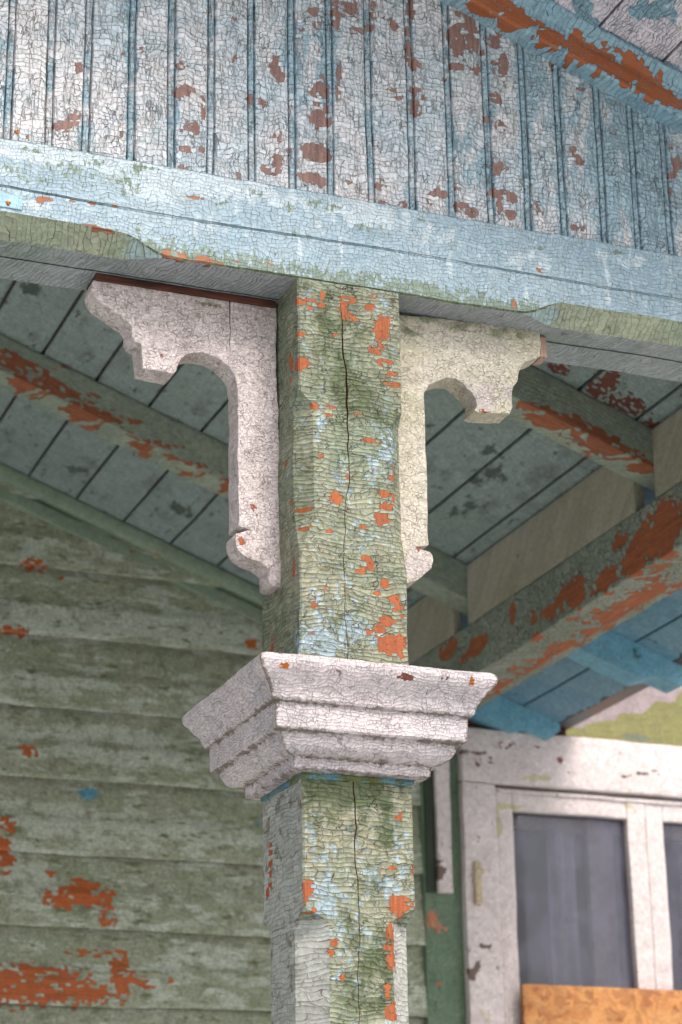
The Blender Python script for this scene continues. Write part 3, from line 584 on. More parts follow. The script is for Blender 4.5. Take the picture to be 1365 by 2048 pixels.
bb = [(c, a, b2*1.0, wt*(.62 if a < .006 else .62)) for c, a, b2, wt in blobs([(40, 300, 90, 22, .9), (250, 325, 150, 25, .85), (420, 370, 140, 22, .9), (300, 375, 70, 26, .8), (560, 400, 60, 16, .6), (740, 430, 80, 30, .9), (60, 410, 40, 12, .8),
            (600, 500, 3.5, 34), (624, 495, 3.5, 22), (683, 505, 3.5, 32), (393, 450, 4, 26, .9), (420, 445, 4, 22, .9), (510, 455, 4, 20, .8), (137, 420, 4, 26, .9), (900, 510, 8, 60, .7), (970, 560, 4, 40, .8),
            (1052, 590, 4, 26), (1215, 560, 6, 60, .7), (1262, 560, 5, 60, .7), (1345, 560, 5, 60, .6), (1070, 500, 20, 40, .5), (880, 470, 60, 20, .55), (1050, 525, 60, 20, .5), (1250, 520, 80, 20, .4), (700, 560, 6, 20, .6)], PY)]
bc = blobs([(60, 350, 70, 26, .42), (150, 345, 70, 26, .5), (250, 370, 30, 26, .6), (60, 300, 20, 6, .8), (140, 300, 25, 8, .5), (190, 325, 20, 10, .5), (280, 335, 16, 8, .7), (265, 355, 30, 20, .5), (640, 410, 36, 14, .6), (580, 415, 20, 12, .6),
            (310, 338, 20, 6, .6), (740, 455, 40, 14, .45), (1080, 495, 14, 6, .8), (1235, 505, 20, 6, .7), (500, 385, 30, 12, .35), (840, 440, 10, 5, .6), (440, 400, 20, 12, .4), (600, 470, 30, 12, .3), (850, 575, 30, 12, .5)], PY)
bp = blobs([(95, 399, 16, 5), (80, 402, 8, 9), (145, 403, 12, 4), (185, 406, 8, 4), (228, 411, 8, 4), (355, 508, 26, 12), (335, 512, 10, 14), (410, 518, 26, 8), (440, 525, 14, 6), (190, 455, 26, 6), (215, 460, 16, 5), (120, 458, 10, 10), (75, 452, 9, 8), (52, 463, 8, 8), (10, 465, 12, 12),
            (475, 521, 6, 4), (830, 488, 4, 8), (1028, 610, 5, 14), (1080, 540, 10, 6, .8), (1170, 642, 18, 12), (1205, 640, 10, 10), (1330, 660, 14, 6), (1362, 680, 12, 14), (1240, 665, 6, 4), (1280, 675, 8, 4), (1330, 715, 24, 8), (170, 500, 24, 4), (240, 510, 18, 3), (395, 395, 24, 4, .7), (250, 483, 6, 6), (195, 468, 8, 5), (237, 490, 6, 5), (540, 528, 10, 3, .9)], PY)
beam = bm_.build('front_beam', [m_blue, m_green, m_grey, m_bark], None, {'peel': lambda P: field(P, bp), 'c': lambda P: .8*field(P, bc) + .62*np.clip((.566-P[:, 2])/.026, 0, 1)*(P[:, 1] < .003),
        'b': lambda P: 1.0*(P[:, 1] > .0031)*(P[:, 1] < .05)*np.clip(np.minimum((P[:, 0]+.26)/.06, (.42-P[:, 0])/.06), 0, 1) + field(P, bb) + .25*np.clip((P[:, 2]-.60)/.05, 0, 1)*np.clip((.25-P[:, 0])/.4, 0, 1)}, [(.0012, 9), (.0005, 45)])
tag(beam, 'pale blue horizontal beam resting on the post, with green chamfered lower edge', 'beam')
pk = PY((20, 402)); q_ = MB(); q_.rbox(-.46, PY((45, 402))[0], -.0022, -.0004, pk[2]-.011, pk[2]+.009, .0006, .003)
q_.build('patch_strip', paint('patch_blue', (150, 186, 198), (160, 190, 200), (180, 110, 60), cell=(.02, .02, .02), crk=.03, peel=-.2, relief=.0003, dirt=.1), beam)
def nail(c, nrm, parent, r=.003):
    m = MB(); c = np.array(c); nrm = np.array(nrm, float); nrm /= np.linalg.norm(nrm); a = np.cross(nrm, (0, .3, 1)); a /= np.linalg.norm(a); b = np.cross(nrm, a)
    t = np.linspace(0, 2*math.pi, 13); s = np.array([0, .5, .85, 1.0, 1.05]); hh = np.array([.45, .42, .28, .05, -.4])
    irr = 1+.25*np.sin(t*3+c[0]*900)
    G = c + r*(s[:, None, None]*irr[None, :, None]*(np.cos(t)[None, :, None]*a+np.sin(t)[None, :, None]*b)+hh[:, None, None]*nrm)
    m.grid(G, 0, True, flip=True); return m.build('nail', m_rust, parent)
nail(PY((17, 406), -.0025), (0, -1, 0), beam, .0032)

# ------------------------------------------------------------------ pediment wall
gl = [-.4085, -.352, -.302, -.239, -.182, -.1256, -.0652, -.0053, .0518, .1136, .1764, .2379, .2996, .3589, .4175, .483, .5391, .5943]
while gl[0] > XR-1.0: gl.insert(0, gl[0]-.058)
while gl[-1] < 1.3: gl.append(gl[-1]+.0575)
xs_, ys_, bd = [], [], []
YP = .020
for i, g0 in enumerate(gl):
    j = random.uniform(-.0006, .0008); wd = .0135
    seq = [(0, 0), (.0009, .0018), (.0016, .0065), (.0024, .0070), (.0032, .0016), (.0046, .0004), (.0068, -.0004), (.0090, .0004), (.0104, .0018), (.0112, .0070), (.0120, .0078), (.0127, .0024), (.0136, 0)]
    for a, b in seq: xs_.append(g0+a); ys_.append(YP+b+(j if a > 0 else 0)); bd.append(1.0)
    nx = gl[i+1] if i+1 < len(gl) else g0+.0575
    step = .0065 if -.46 < g0 < .68 else .02
    k = max(2, int((nx-g0-.0136)/step))
    crown = random.uniform(.0004, .0012)
    for q in range(1, k): t = q/k; xs_.append(g0+.0136+(nx-g0-.0136)*t); ys_.append(YP+j-crown*math.sin(math.pi*t)); bd.append(0.0)
xs_ = np.array(xs_); ys_ = np.array(ys_); bd = np.array(bd)
zz = np.concatenate([np.arange(ZT-.01, 1.12, .005), np.arange(1.12, 1.70, .03)])
G = np.zeros((len(xs_), len(zz), 3)); G[..., 0] = xs_[:, None]; G[..., 1] = ys_[:, None]; G[..., 2] = zz[None, :]
G[..., 0] += (.0012*np.sin(zz*9)[None, :]*np.sin(xs_*40)[:, None])
tp_ = np.where(G[..., 0] > XR, RA-TS*G[..., 0], RA-TS*(2*XR-G[..., 0])); G[..., 2] = np.minimum(G[..., 2], tp_+.005)
pw = MB(); pw.grid(G, 0, False)
PP = lambda q: PY(q, YP)
pp = blobs([(125, 252, 30, 14), (150, 232, 16, 14), (160, 140, 8, 16), (370, 185, 20, 18), (360, 130, 12, 12), (385, 255, 16, 16), (402, 215, 7, 24), (375, 262, 14, 10), (405, 300, 7, 12), (240, 268, 8, 10), (57, 275, 5, 6), (283, 98, 8, 5), (245, 108, 5, 4),
            (555, 140, 16, 22), (560, 155, 10, 14), (525, 205, 5, 26), (555, 275, 8, 14), (540, 340, 22, 12), (555, 320, 8, 12), (433, 272, 6, 12), (470, 38, 8, 6), (470, 120, 6, 10), (366, 340, 6, 8), (375, 300, 8, 6),
            (635, 25, 18, 9), (640, 50, 14, 10), (640, 180, 16, 30), (625, 185, 14, 6), (640, 235, 22, 22), (650, 215, 8, 30), (630, 305, 30, 20), (620, 355, 26, 12), (645, 365, 16, 12), (672, 30, 10, 30), (680, 165, 5, 60, .8),
            (700, 15, 14, 20), (715, 40, 10, 8), (720, 62, 14, 8), (700, 60, 14, 10), (748, 10, 10, 30), (740, 55, 10, 8), (790, 50, 10, 14), (780, 38, 12, 5), (820, 15, 7, 40), (815, 70, 6, 20), (828, 130, 12, 16), (818, 100, 6, 30), (828, 180, 12, 10), (830, 215, 12, 20), (798, 190, 8, 14), (785, 180, 10, 5),
            (920, 80, 26, 26), (915, 95, 16, 22), (935, 55, 24, 8), (930, 30, 20, 8), (940, 40, 12, 26), (888, 160, 8, 5), (925, 135, 30, 6), (905, 133, 8, 8), (955, 140, 8, 10), (947, 75, 10, 40, .8),
            (1000, 60, 9, 14), (985, 80, 18, 10), (990, 90, 12, 8), (980, 30, 8, 20), (1010, 125, 9, 20), (990, 128, 16, 10), (1000, 145, 16, 8), (985, 190, 10, 10), (996, 200, 8, 14), (998, 250, 10, 14), (1005, 260, 12, 8), (1000, 330, 14, 10), (995, 345, 10, 8),
            (995, 390, 20, 6), (1005, 385, 26, 7), (1000, 420, 8, 22), (1022, 398, 16, 8), (1020, 430, 14, 10), (930, 418, 22, 12), (945, 425, 14, 12), (915, 370, 8, 10), (880, 385, 18, 12), (860, 400, 8, 14), (760, 365, 14, 14), (770, 405, 12, 5), (700, 362, 10, 8), (805, 410, 8, 6),
            (1150, 315, 10, 8), (1158, 325, 10, 6), (1145, 300, 6, 8), (1105, 130, 4, 22), (1130, 118, 10, 5), (1165, 180, 10, 4), (1075, 410, 14, 8), (1080, 425, 8, 10), (1150, 455, 8, 10), (1168, 458, 5, 8), (1345, 295, 8, 8), (1352, 320, 10, 20), (1348, 345, 8, 10), (1340, 370, 6, 24, .8),
            (1135, 187, 4, 5), (1218, 178, 9, 4), (1228, 265, 8, 5), (845, 195, 6, 6), (1100, 280, 5, 4), (975, 290, 5, 6), (620, 240, 10, 5), (500, 200, 5, 8), (580, 300, 6, 6), (600, 60, 8, 5), (130, 170, 4, 5)], PP)
cx = [x for x in gl]
def grooveness(P):
    x = P[:, 0]; v = np.zeros(len(x))
    for g0 in gl:
        v = np.maximum(v, np.clip(1.35-np.abs(x-(g0+.0068))/.0085, 0, 1))
    return v
def linesness(P):
    x = P[:, 0]; v = np.zeros(len(x))
    for g0 in gl:
        v = np.maximum(v, np.clip(1.3-np.abs(x-(g0+.0020))/.0012, 0, 1)); v = np.maximum(v, np.clip(1.3-np.abs(x-(g0+.0117))/.0012, 0, 1))
    return v
def p_b(P):
    base = .40*grooveness(P) + .30*np.clip((P[:, 0]-.22)/.25, 0, 1)
    return base + field(P, blobs([(1060, 160, 30, 60, .5), (640, 120, 60, 110, .45), (560, 80, 30, 120, .3), (1290, 330, 60, 160, .6), (1210, 360, 30, 160, .35), (950, 300, 30, 100, .35), (250, 60, 20, 200, .3)], PP))
pwo = pw.build('pediment_wall', m_board, None, {'peel': lambda P: field(P, [(c, a*.95, b2*.95, wt) for c, a, b2, wt in pp]) - .12*np.clip((-.22-P[:, 0])/.1, 0, 1)-.03, 'b': p_b,
       'c': lambda P: (.55)*linesness(P)*np.clip(.55+vn(P, 22, 5)*1.6, 0, 1)+.15*np.clip((-.22-P[:, 0])/.15, 0, 1)*np.clip(grooveness(P)+vn(P, 9, 9), 0, 1)}, [(.0007, 25)])
tag(pwo, 'gable wall of pale vertical boards with brown bare patches above the blue beam', 'wall')
dk = MB(); dk.rbox(XR-1.5, 1.3, YP+.012, YP+.03, ZT-.05, ZT+.02, .002, .2); dk.build('backing_batten', m_bark, pwo)
nail(PY((34, 264), YP-.001), (0, -1, 0), pwo, .003)

# ------------------------------------------------------------------ rake trim
rk = MB(); prof = [(.030, -.059), (-.004, -.0595), (-.010, -.0585), (-.0135, -.055), (-.0140, -.050), (-.0135, -.030), (-.0145, -.022), (-.018, -.018), (-.0235, -.014), (-.029, -.009), (-.032, -.004), (-.032, 0)]
pr = []
for a, b in zip(prof[:-1], prof[1:]):
    k = max(1, int(math.hypot(b[0]-a[0], b[1]-a[1])/.003))
    for i in range(k): t = i/k; pr.append((a[0]+(b[0]-a[0])*t, a[1]+(b[1]-a[1])*t))
pr.append(prof[-1]); pr = np.array(pr); u = np.concatenate([np.arange(XR/CS, .2, .03), np.arange(.2, .75, .004), np.arange(.75, 1.30, .03)])
G = np.zeros((len(pr), len(u), 3)); G[..., 0] = u; G[..., 1] = pr[:, 0][:, None]; G[..., 2] = pr[:, 1][:, None]
for a_, b_ in creases(pr): rk.grid(T(G[a_:b_+1]), 0, True, flip=True)
PK = lambda q: PY(q, -.014)
rp = blobs([(975, 8, 40, 14, 1.2), (1040, 40, 44, 14, 1.2), (1110, 80, 44, 16, 1.2), (1180, 112, 50, 18, 1.3), (1240, 140, 50, 18, 1.3), (1300, 180, 44, 14, 1.2), (1350, 208, 30, 10, 1.1), (985, 12, 30, 22), (1030, 30, 30, 24), (1055, 45, 20, 12), (1100, 70, 26, 16), (1150, 80, 20, 22), (1170, 100, 34, 22), (1215, 120, 36, 26), (1250, 100, 16, 20), (1255, 135, 30, 26), (1290, 160, 32, 26), (1320, 190, 26, 18), (1350, 205, 20, 14), (1250, 170, 10, 16), (1300, 195, 14, 12), (1130, 110, 10, 8), (1000, 5, 30, 20), (1190, 75, 16, 10), (1085, 65, 16, 10), (1265, 150, 40, 20)], PK)
rko = rk.build('rake_moulding', m_rake, None, {'peel': lambda P: field(P, rp), 'c': lambda P: field(P, blobs([(1320, 222, 14, 10, .8), (1060, 10, 20, 10, .5)], PK))}, [(.0010, 20)])
tag(rko, 'sloping blue trim board peeled to orange wood along the gable edge', 'moulding')

# ------------------------------------------------------------------ porch post
post = empty('porch_post', (.075, .075, -2.45)); tag(post, 'square wooden porch post with chamfered edges and flaking green paint', 'post')
Wp = .150
# heights of the chamfers (upper pair, then the long lower pair)
def cl_(z):   # left / right chamfer width
    a = np.interp(z, [-2.2, -.344, -.342, -.332, -.326, .000, .135, .160, .195, .345, .362, .53], [.0325, .0325, .0325, .016, .0022, .0022, .0022, .010, .0205, .0205, .0022, .0022])
    b = np.interp(z, [-2.2, -.338, -.336, -.326, -.320, .000, .120, .150, .180, .330, .352, .53], [.0325, .0325, .0325, .016, .0022, .0022, .0022, .010, .0165, .0165, .0022, .0022])
    return a, b
zs = np.concatenate([np.arange(-2.45, -.52, .08), np.arange(-.52, .5295, .0035), [.5295]])
zs = np.unique(np.concatenate([zs, [-.344, -.342, -.3405, -.338, -.336, -.332, -.329, -.326, -.323, -.320]]))
XCZ = sorted([(float(PY(q)[2]), float(PY(q)[0])) for q in [(683, 575), (684, 640), (687, 700), (694, 765), (696, 800), (695, 850), (700, 950), (692, 1010), (688, 1090), (689, 1150), (692, 1230), (697, 1305), (708, 1550), (712, 1650), (711, 1720), (718, 1790), (720, 1850), (716, 1950), (717, 2048)]])
def xc_(z): return np.interp(z, [a for a, b in XCZ], [b for a, b in XCZ]) + .0007*np.sin(z*83) + .0005*np.sin(z*190)
def cw_(z):
    return np.interp(z, [-2.4, -.47, -.30, -.18, -.02, .10, .22, .30, .37, .40, .43, .50, .53], [.0003, .0004, .0006, .0009, .0004, .0004, .0005, .0008, .0016, .0010, .0012, .0003, .0002])
sh = MB(); A_, B_ = cl_(zs); n_ = len(zs); xc = xc_(zs); cw = cw_(zs)
def col(x, y): return np.stack([x+0*zs, y+0*zs, zs], -1)
def band(cols, mi, flip=False): sh.grid(np.stack(cols, 0), mi, True, flip)
fl = [col(A_+(xc-cw-A_)*t, 0) for t in np.linspace(0, 1, 14)]
fr = [col(xc+cw+(Wp-B_-xc-cw)*t, 0) for t in np.linspace(0, 1, 14)]
dep = np.clip(cw*4, .001, .006)
band(fl, 0); band([col(xc-cw, 0), col(xc-cw*.5, dep*.7), col(xc, dep), col(xc+cw*.5, dep*.7), col(xc+cw, 0)], 2); band(fr, 0)
low = zs < -.300
# chamfers: split by height so the lower ones take the white coat
def chband(c0, c1, k=8):
    cols = [c0+(c1-c0)*t for t in np.linspace(0, 1, k)]; G = np.stack(cols, 0); i = int(np.sum(zs < -.3395))
    sh.grid(G[:, :i+1], 1, True); sh.grid(G[:, i:], 0, True)
def sidefaces(cols):
    G = np.stack(cols, 0); i = int(np.sum(zs < -.158)); sh.grid(G[:, :i+1], 1, True); sh.grid(G[:, i:], 0, True)
chband(col(Wp-B_, 0), col(Wp, B_)); band([col(Wp, B_+(Wp-A_-B_)*t) for t in np.linspace(0, 1, 16)], 0); chband(col(Wp, Wp-A_), col(Wp-A_, Wp))
band([col(Wp-A_-(Wp-A_-B_)*t, Wp) for t in np.linspace(0, 1, 12)], 0)
chband(col(B_, Wp), col(0, Wp-B_)); sidefaces([col(0, Wp-B_-(Wp-B_-A_)*t) for t in np.linspace(0, 1, 20)]); chband(col(0, A_), col(A_, 0))
po = blobs([(615, 604, 17, 7), (640, 611, 12, 5), (645, 592, 5, 10), (622, 617, 7, 4), (700, 600, 18, 7), (688, 618, 5, 18), (698, 633, 14, 9), (710, 637, 12, 8), (743, 615, 9, 6), (752, 594, 9, 4), (772, 645, 16, 12), (762, 672, 14, 22), (752, 700, 14, 8), (765, 655, 12, 14),
            (598, 668, 14, 5), (588, 735, 8, 40), (603, 730, 16, 11), (590, 795, 8, 20), (630, 815, 10, 8), (775, 727, 15, 7), (780, 748, 18, 4), (785, 770, 16, 5), (722, 748, 8, 4), (672, 669, 4, 4), (745, 884, 17, 6), (671, 990, 12, 9), (677, 1000, 8, 7),
            (770, 990, 12, 12), (772, 1012, 9, 14), (768, 1040, 12, 10), (762, 1035, 10, 8), (748, 940, 7, 7), (642, 912, 6, 9), (697, 958, 4, 8), (730, 1118, 12, 6), (738, 1130, 10, 10), (722, 1140, 9, 8), (632, 1210, 10, 6), (627, 1268, 6, 4), (700, 1276, 4, 7), (755, 1188, 8, 5), (770, 1168, 6, 10),
            (785, 1192, 10, 10), (795, 1215, 8, 18), (800, 1230, 8, 8), (775, 1245, 12, 12), (760, 1262, 18, 10), (785, 1280, 20, 14), (790, 1300, 20, 12), (765, 1290, 8, 12), (810, 1282, 10, 4), (727, 1055, 6, 4), (652, 1175, 4, 8), (660, 1060, 4, 4), (605, 1050, 16, 5), (600, 1013, 26, 6), (583, 1000, 8, 20), (590, 930, 8, 14), (600, 960, 12, 4), (785, 950, 5, 14), (788, 1000, 6, 12),
            (797, 1634, 7, 7), (787, 1737, 6, 4), (770, 1738, 4, 4), (612, 1775, 12, 16), (616, 1797, 10, 8), (612, 1822, 16, 8), (800, 1810, 22, 14), (810, 1830, 14, 12), (665, 1888, 14, 8), (660, 1900, 8, 12), (783, 1870, 8, 22), (775, 1895, 10, 6), (785, 1920, 10, 16), (684, 1955, 4, 6), (775, 1975, 6, 14), (783, 2030, 14, 14), (790, 2005, 5, 4), (832, 1740, 5, 14), (660, 815, 14, 4, .8), (655, 830, 8, 4), (720, 830, 10, 3, .8)], PY)
po += blobs([(541, 1725, 12, 38), (535, 1790, 8, 14), (545, 1290, 8, 14), (582, 740, 5, 50), (584, 1000, 5, 20), (588, 1130, 4, 16), (577, 640, 3, 20, .8), (575, 930, 6, 10)], PX)
pb = blobs([(640, 1285, 50, 30, .75), (700, 1260, 60, 30, .55), (625, 1320, 60, 20, .6), (640, 860, 14, 40, .5), (775, 900, 22, 60, .5), (760, 940, 30, 30, .45), (690, 960, 14, 50, .35), (730, 1080, 60, 30, .25), (640, 1230, 30, 30, .3), (670, 1180, 60, 30, .25), (770, 620, 20, 30, .35), (620, 600, 14, 30, .25),
            (625, 1680, 20, 60, .35), (690, 1700, 60, 60, .1), (640, 1790, 60, 60, .45), (770, 1770, 60, 30, .4), (800, 1700, 24, 80, .25), (690, 1860, 50, 60, .3), (690, 1950, 30, 60, .25), (690, 1544, 100, 4, .5)], PY)
pc = blobs([(640, 590, 40, 24, .25), (690, 660, 50, 60, .35), (700, 780, 70, 60, .5), (680, 720, 40, 60, .35), (770, 830, 40, 30, .3), (640, 1010, 30, 40, .1), (700, 1580, 100, 45, .6), (640, 1620, 50, 40, .35), (760, 1640, 60, 70, .35), (740, 1850, 60, 70, .3), (760, 1940, 40, 80, .4), (700, 2000, 40, 60, .3)], PY)
po = [(c, a*1.18, b2*1.18, wt*1.05) for c, a, b2, wt in po]
shaft = sh.build('shaft', [m_post, m_white_ch, m_bark], post, {'peel': lambda P: field(P, po), 'b': lambda P: field(P, pb)*.8-.2*(P[:, 1] > .045), 'c': lambda P: field(P, pc)+.08*(P[:, 1] > .045)}, [(.0012, 8), (.0006, 40), (.0003, 120)])
nail(PY((684, 591), -.001), (0, -1, 0), shaft, .0035)

# capital: moulding mitred round the post
cap = MB()
cpf = [(-.001, -.004), (.060, -.0245), (.0800, -.0290), (.0838, -.0325), (.0850, -.0385), (.0835, -.0440), (.0795, -.0500), (.0720, -.0590), (.0665, -.0665), (.0635, -.0730), (.0622, -.0790), (.0600, -.0820), (.0555, -.0822), (.0550, -.0850),
       (.0545, -.1000), (.0540, -.1130), (.0520, -.1155), (.0455, -.1160), (.0440, -.1190), (.0425, -.1260), (.0385, -.1330), (.0320, -.1385), (.0240, -.1412), (.0190, -.1415), (.0180, -.1440), (.0172, -.1545), (.0140, -.1560), (-.001, -.1565)]
pr = []
for a, b in zip(cpf[:-1], cpf[1:]):
    k = max(1, int(math.hypot(b[0]-a[0], b[1]-a[1])/.003))
    for i in range(k): t = i/k; pr.append((a[0]+(b[0]-a[0])*t, a[1]+(b[1]-a[1])*t))
pr.append(cpf[-1]); pr = np.array(pr); t = np.linspace(0, 1, 56)
for k in range(4):
    o = pr[:, 0][:, None]; zc = pr[:, 1][:, None]+0*t[None, :]; s_ = -o+(Wp+2*o)*t[None, :]
    if k == 0: G = np.stack([s_, -o+0*t[None, :], zc], -1)
    elif k == 1: G = np.stack([Wp+o+0*t[None, :], s_, zc], -1)
    elif k == 2: G = np.stack([Wp-s_, Wp+o+0*t[None, :], zc], -1)
    else: G = np.stack([-o+0*t[None, :], Wp-s_, zc], -1)
    # open, worn mitres
    m_ = (np.abs(t-.5) > .4995)
    G[:, m_, 2] += 0
    for a_, b_ in creases(pr): cap.grid(G[a_:b_+1], 0, True)
PC = lambda q: PY(q, -.081)
cpl = blobs([(815, 1355, 14, 5), (805, 1357, 8, 4), (893, 1353, 7, 5), (888, 1358, 6, 5), (770, 1345, 5, 3), (609, 1357, 4, 3), (944, 1357, 3, 3), (873, 1380, 5, 4), (528, 1318, 6, 8, .9), (930, 1470, 14, 3, .9), (720, 1410, 8, 2.5), (820, 1413, 5, 3), (560, 1308, 6, 3), (860, 1332, 30, 2, .8), (990, 1350, 4, 8)], PC)
cpg = blobs([(668, 1340, 4, 20, 1), (680, 1350, 5, 10, .7), (530, 1330, 3, 24, .8), (545, 1395, 3, 20, .8), (552, 1455, 3, 14, .8)], PC)
cpg += [(np.array([-.06, .06, -.031]), .07, .004, .5)]
def cap_dark_lines(P):  # darker lines along the profile steps and the mitre joints
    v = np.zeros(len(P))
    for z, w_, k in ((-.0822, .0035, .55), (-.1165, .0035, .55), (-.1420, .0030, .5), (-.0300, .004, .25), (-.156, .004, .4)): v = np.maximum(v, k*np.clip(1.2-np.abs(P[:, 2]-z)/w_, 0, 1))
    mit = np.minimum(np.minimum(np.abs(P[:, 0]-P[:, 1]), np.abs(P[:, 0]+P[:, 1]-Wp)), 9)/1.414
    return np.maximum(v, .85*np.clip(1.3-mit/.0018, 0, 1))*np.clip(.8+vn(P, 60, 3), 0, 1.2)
cpo = cap.build('capital', m_cap, post, {'peel': lambda P: field(P, cpl)+.10*np.clip((P[:, 2]+.05)/.02, 0, 1), 'c': lambda P: field(P, cpg)+cap_dark_lines(P), 'd': lambda P: field(P, blobs([(570, 1331, 12, 8, 1), (944, 1361, 8, 12, 1), (571, 1345, 4, 8, .55), (815, 1356, 10, 5, .5)], PC))}, [(.0009, 12), (.0006, 45), (.0003, 150)])
nail(PY((570, 1331), -.0800), (0, -1, .3), cpo, .0035); nail(PY((944, 1361), -.0835), (0, -1, .3), cpo, .0035)
# strip of old bright blue and moss just under the capital
un_ = MB(); un_.rbox(-.002, Wp+.002, -.0025, Wp+.002, -.1635, -.154, .002, (.004, .006, .003))
un_.build('neck_bead', paint('neck_blue', (86, 140, 164), (104, 112, 66), (98, 92, 52), B=(96, 102, 60), C=(120, 122, 60), cell=(.006, .006, .004), crk=.1, peel=-.1, b=.3, bsc=60, c=.1, csc=70, relief=.0012, dirt=.4, lowsc=30), post, None, [(.0016, 60)])

# ------------------------------------------------------------------ brackets
def bracket(name, outline, y0, y1, mat, attrs, label, holes=None, front_cut=None):
    pts = np.array([PY(q, y0) for q in outline])[:, [0, 2]]
    # densify and roughen the sawn edge
    dn = []
    for i in range(len(pts)):
        a, b = pts[i], pts[(i+1) % len(pts)]; L = np.linalg.norm(b-a); k = max(1, int(L/.004))
        for j in range(k): dn.append(a+(b-a)*j/k)
    dn = np.array(dn)
    P3 = np.stack([dn[:, 0], 0*dn[:, 0], dn[:, 1]], 1); w_ = wob(P3, .0007, 90); dn = dn+w_[:, [0, 2]]
    bm = bmesh.new(); fv = [bm.verts.new((p[0], y0, p[1])) for p in dn]
    f = bm.faces.new(fv); f.normal_update()
    if f.normal.y > 0: f.normal_flip()
    ext = bmesh.ops.extrude_face_region(bm, geom=[f]); vs_ = [e for e in ext['geom'] if isinstance(e, bmesh.types.BMVert)]
    for v in vs_: v.co.y = y1
    bm.faces.ensure_lookup_table()
    bmesh.ops.recalc_face_normals(bm, faces=bm.faces[:])
    ed = [e for e in bm.edges if abs(e.verts[0].co.y-e.verts[1].co.y) < 1e-6]
    bmesh.ops.bevel(bm, geom=ed, offset=.0016, segments=2, affect='EDGES', profile=.6)
    lo, hi = dn.min(0), dn.max(0)
    for x in np.arange(lo[0]+.004, hi[0], .008): bmesh.ops.bisect_plane(bm, geom=bm.verts[:]+bm.edges[:]+bm.faces[:], plane_co=(x, 0, 0), plane_no=(1, 0, 0))
    for z in np.arange(lo[1]+.004, hi[1], .008): bmesh.ops.bisect_plane(bm, geom=bm.verts[:]+bm.edges[:]+bm.faces[:], plane_co=(0, 0, z), plane_no=(0, 0, 1))
    for y in np.arange(y0+.008, y1, .008): bmesh.ops.bisect_plane(bm, geom=bm.verts[:]+bm.edges[:]+bm.faces[:], plane_co=(0, y, 0), plane_no=(0, 1, 0))
    bmesh.ops.triangulate(bm, faces=[f for f in bm.faces if len(f.verts) > 4])
    me = bpy.data.meshes.new(name)
    for v in bm.verts: v.co.y += 0
    bm.to_mesh(me); bm.free()
    P = np.zeros(len(me.vertices)*3); me.vertices.foreach_get('co', P); P = P.reshape(-1, 3); base = P.copy()
    P = P+wob(base, .0010, 14)+wob(base, .0006, 55)+wob(base, .0003, 140); me.vertices.foreach_set('co', P.ravel())
    for k, fn in attrs.items():
        a = me.attributes.new(k, 'FLOAT', 'POINT'); a.data.foreach_set('value', np.asarray(fn(base), np.float32))
    me.materials.append(mat); me.shade_smooth() if hasattr(me, 'shade_smooth') else None
    me.set_sharp_from_angle(angle=math.radians(40)) if hasattr(me, 'set_sharp_from_angle') else None
    o = bpy.data.objects.new(name, me); COL.objects.link(o); tag(o, label, 'bracket', 'carved brackets either side of the post'); return o
YL = .078; YR = .050
outL = [(188, 560), (185, 578), (193, 596), (214, 615), (237, 631), (255, 643), (262, 656), (262, 670), (268, 683), (281, 687), (283, 704), (284, 735), (302, 739), (325, 744), (346, 749), (354, 741), (358, 728), (364, 719), (375, 710), (388, 705), (404, 704), (422, 709), (443, 719),
        (460, 734), (471, 751), (475, 775), (476, 800), (476, 830), (477, 976), (477, 1052), (486, 1055), (499, 1059), (488, 1063), (473, 1066), (471, 1078), (474, 1094), (482, 1106), (497, 1116), (517, 1123), (530, 1133), (538, 1141), (537, 1153), (539, 1166), (545, 1172), (566, 1173), (564, 1109), (561, 1062), (560, 1000), (556, 800), (552, 600), (462.4, 584), (461.6, 640), (461.2, 706), (460.4, 640), (460, 583.5), (300, 566)]
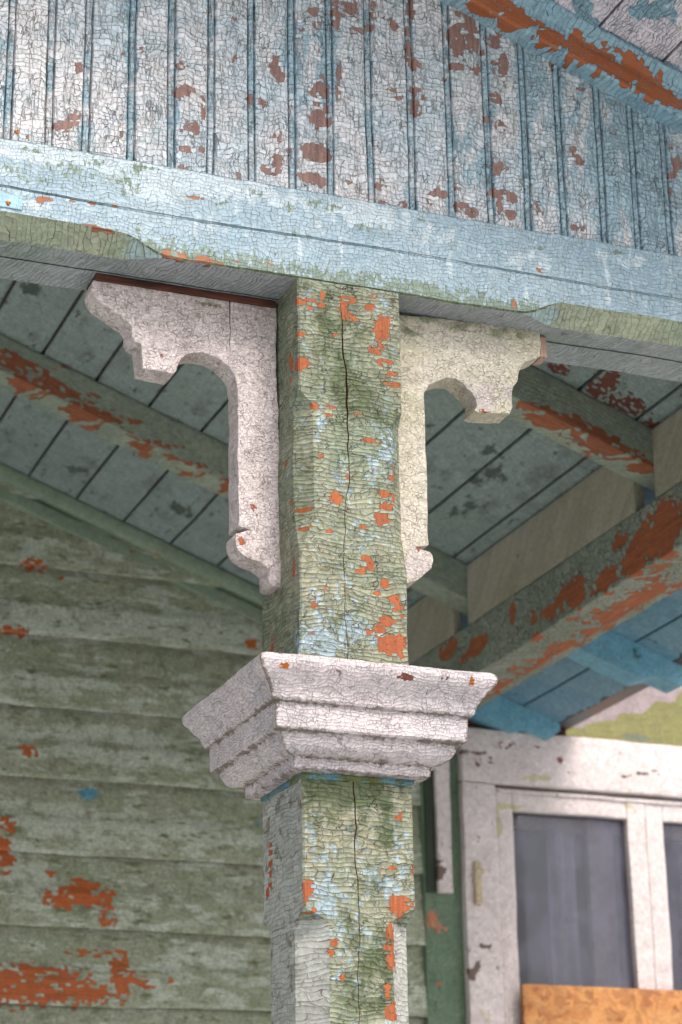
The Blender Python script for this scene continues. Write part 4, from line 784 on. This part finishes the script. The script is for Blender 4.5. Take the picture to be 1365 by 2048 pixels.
# the long edge meets the side of the post: move those points onto x = -0.001
def onpost(lst, idx, xw, y):
    return lst
brL = bracket('corner_bracket', outL, YL, YL+.040, m_brkL, {
    'peel': lambda P: field(P, blobs([(329, 712, 5, 7), (509, 1016, 8, 9), (483, 1080, 8, 4), (478, 1090, 4, 10), (313, 728, 6, 2)], lambda q: PY(q, YL))),
    'c': lambda P: field(P, blobs([(300, 566, 200, 5, .45), (500, 595, 60, 8, .4), (420, 610, 30, 3, .5)], lambda q: PY(q, YL)))},
    'pinkish white carved bracket on the left side of the post under the beam')
outR = [(792, 628), (860, 634), (960, 646), (1079, 662), (1082, 668), (1083, 690), (1083, 711), (1068, 717), (1052, 723), (1044, 732), (1040, 743), (1037, 760), (1028, 772), (1024, 786), (1024, 800), (1026, 813), (1022, 827), (1003, 826), (957, 824), (950, 820), (954, 811), (951, 795), (944, 784), (935, 776), (927, 766), (911, 758), (894, 756),
        (875, 761), (858, 771), (849, 785), (848, 796), (850, 850), (855, 1006), (858, 1078), (859, 1090), (848, 1093), (834, 1094), (846, 1099), (860, 1103), (866, 1110), (868, 1122), (864, 1139), (851, 1150), (834, 1161), (819, 1166), (800, 1166), (797, 900)]
brR = bracket('corner_bracket', outR, YR, YR+.040, m_brkR, {
    'peel': lambda P: field(P, blobs([(967, 821, 14, 4), (840, 1096, 10, 3)], lambda q: PY(q, YR))),
    'b': lambda P: field(P, blobs([(990, 790, 60, 40, .5), (840, 1130, 40, 40, .6)], lambda q: PY(q, YR))),
    'c': lambda P: field(P, blobs([(930, 650, 160, 16, .45), (800, 640, 30, 30, .4), (830, 665, 24, 4, .7), (875, 680, 24, 3, .6)], lambda q: PY(q, YR)))},
    'cream carved bracket with a broken tip on the right side of the post')
# splintered end of the right bracket
sp = MB(); e0 = PY((1086, 690), YR); sp.rbox(e0[0]-.001, e0[0]+.0105, YR+.005, YR+.038, e0[2]-.016, e0[2]+.017, .003, .004)
sp.build('broken_end', wood_mat('torn_wood', (176, 152, 138), (146, 116, 100), (1, 1, .06)), brR, None, [(.002, 60), (.0012, 160)])
# dark timber left bare between left bracket and beam
fs = MB(); a0 = hit((205, 548), (0, 0, 1), ZB); fs.rbox(-.262, -.004, YL-.004, YL+.045, .5175, ZB-.002, .002, (.006, .008, .004))
fso = fs.build('packing_strip', m_bark); tag(fso, 'bare dark brown wooden strip between left bracket and blue beam', 'strip')
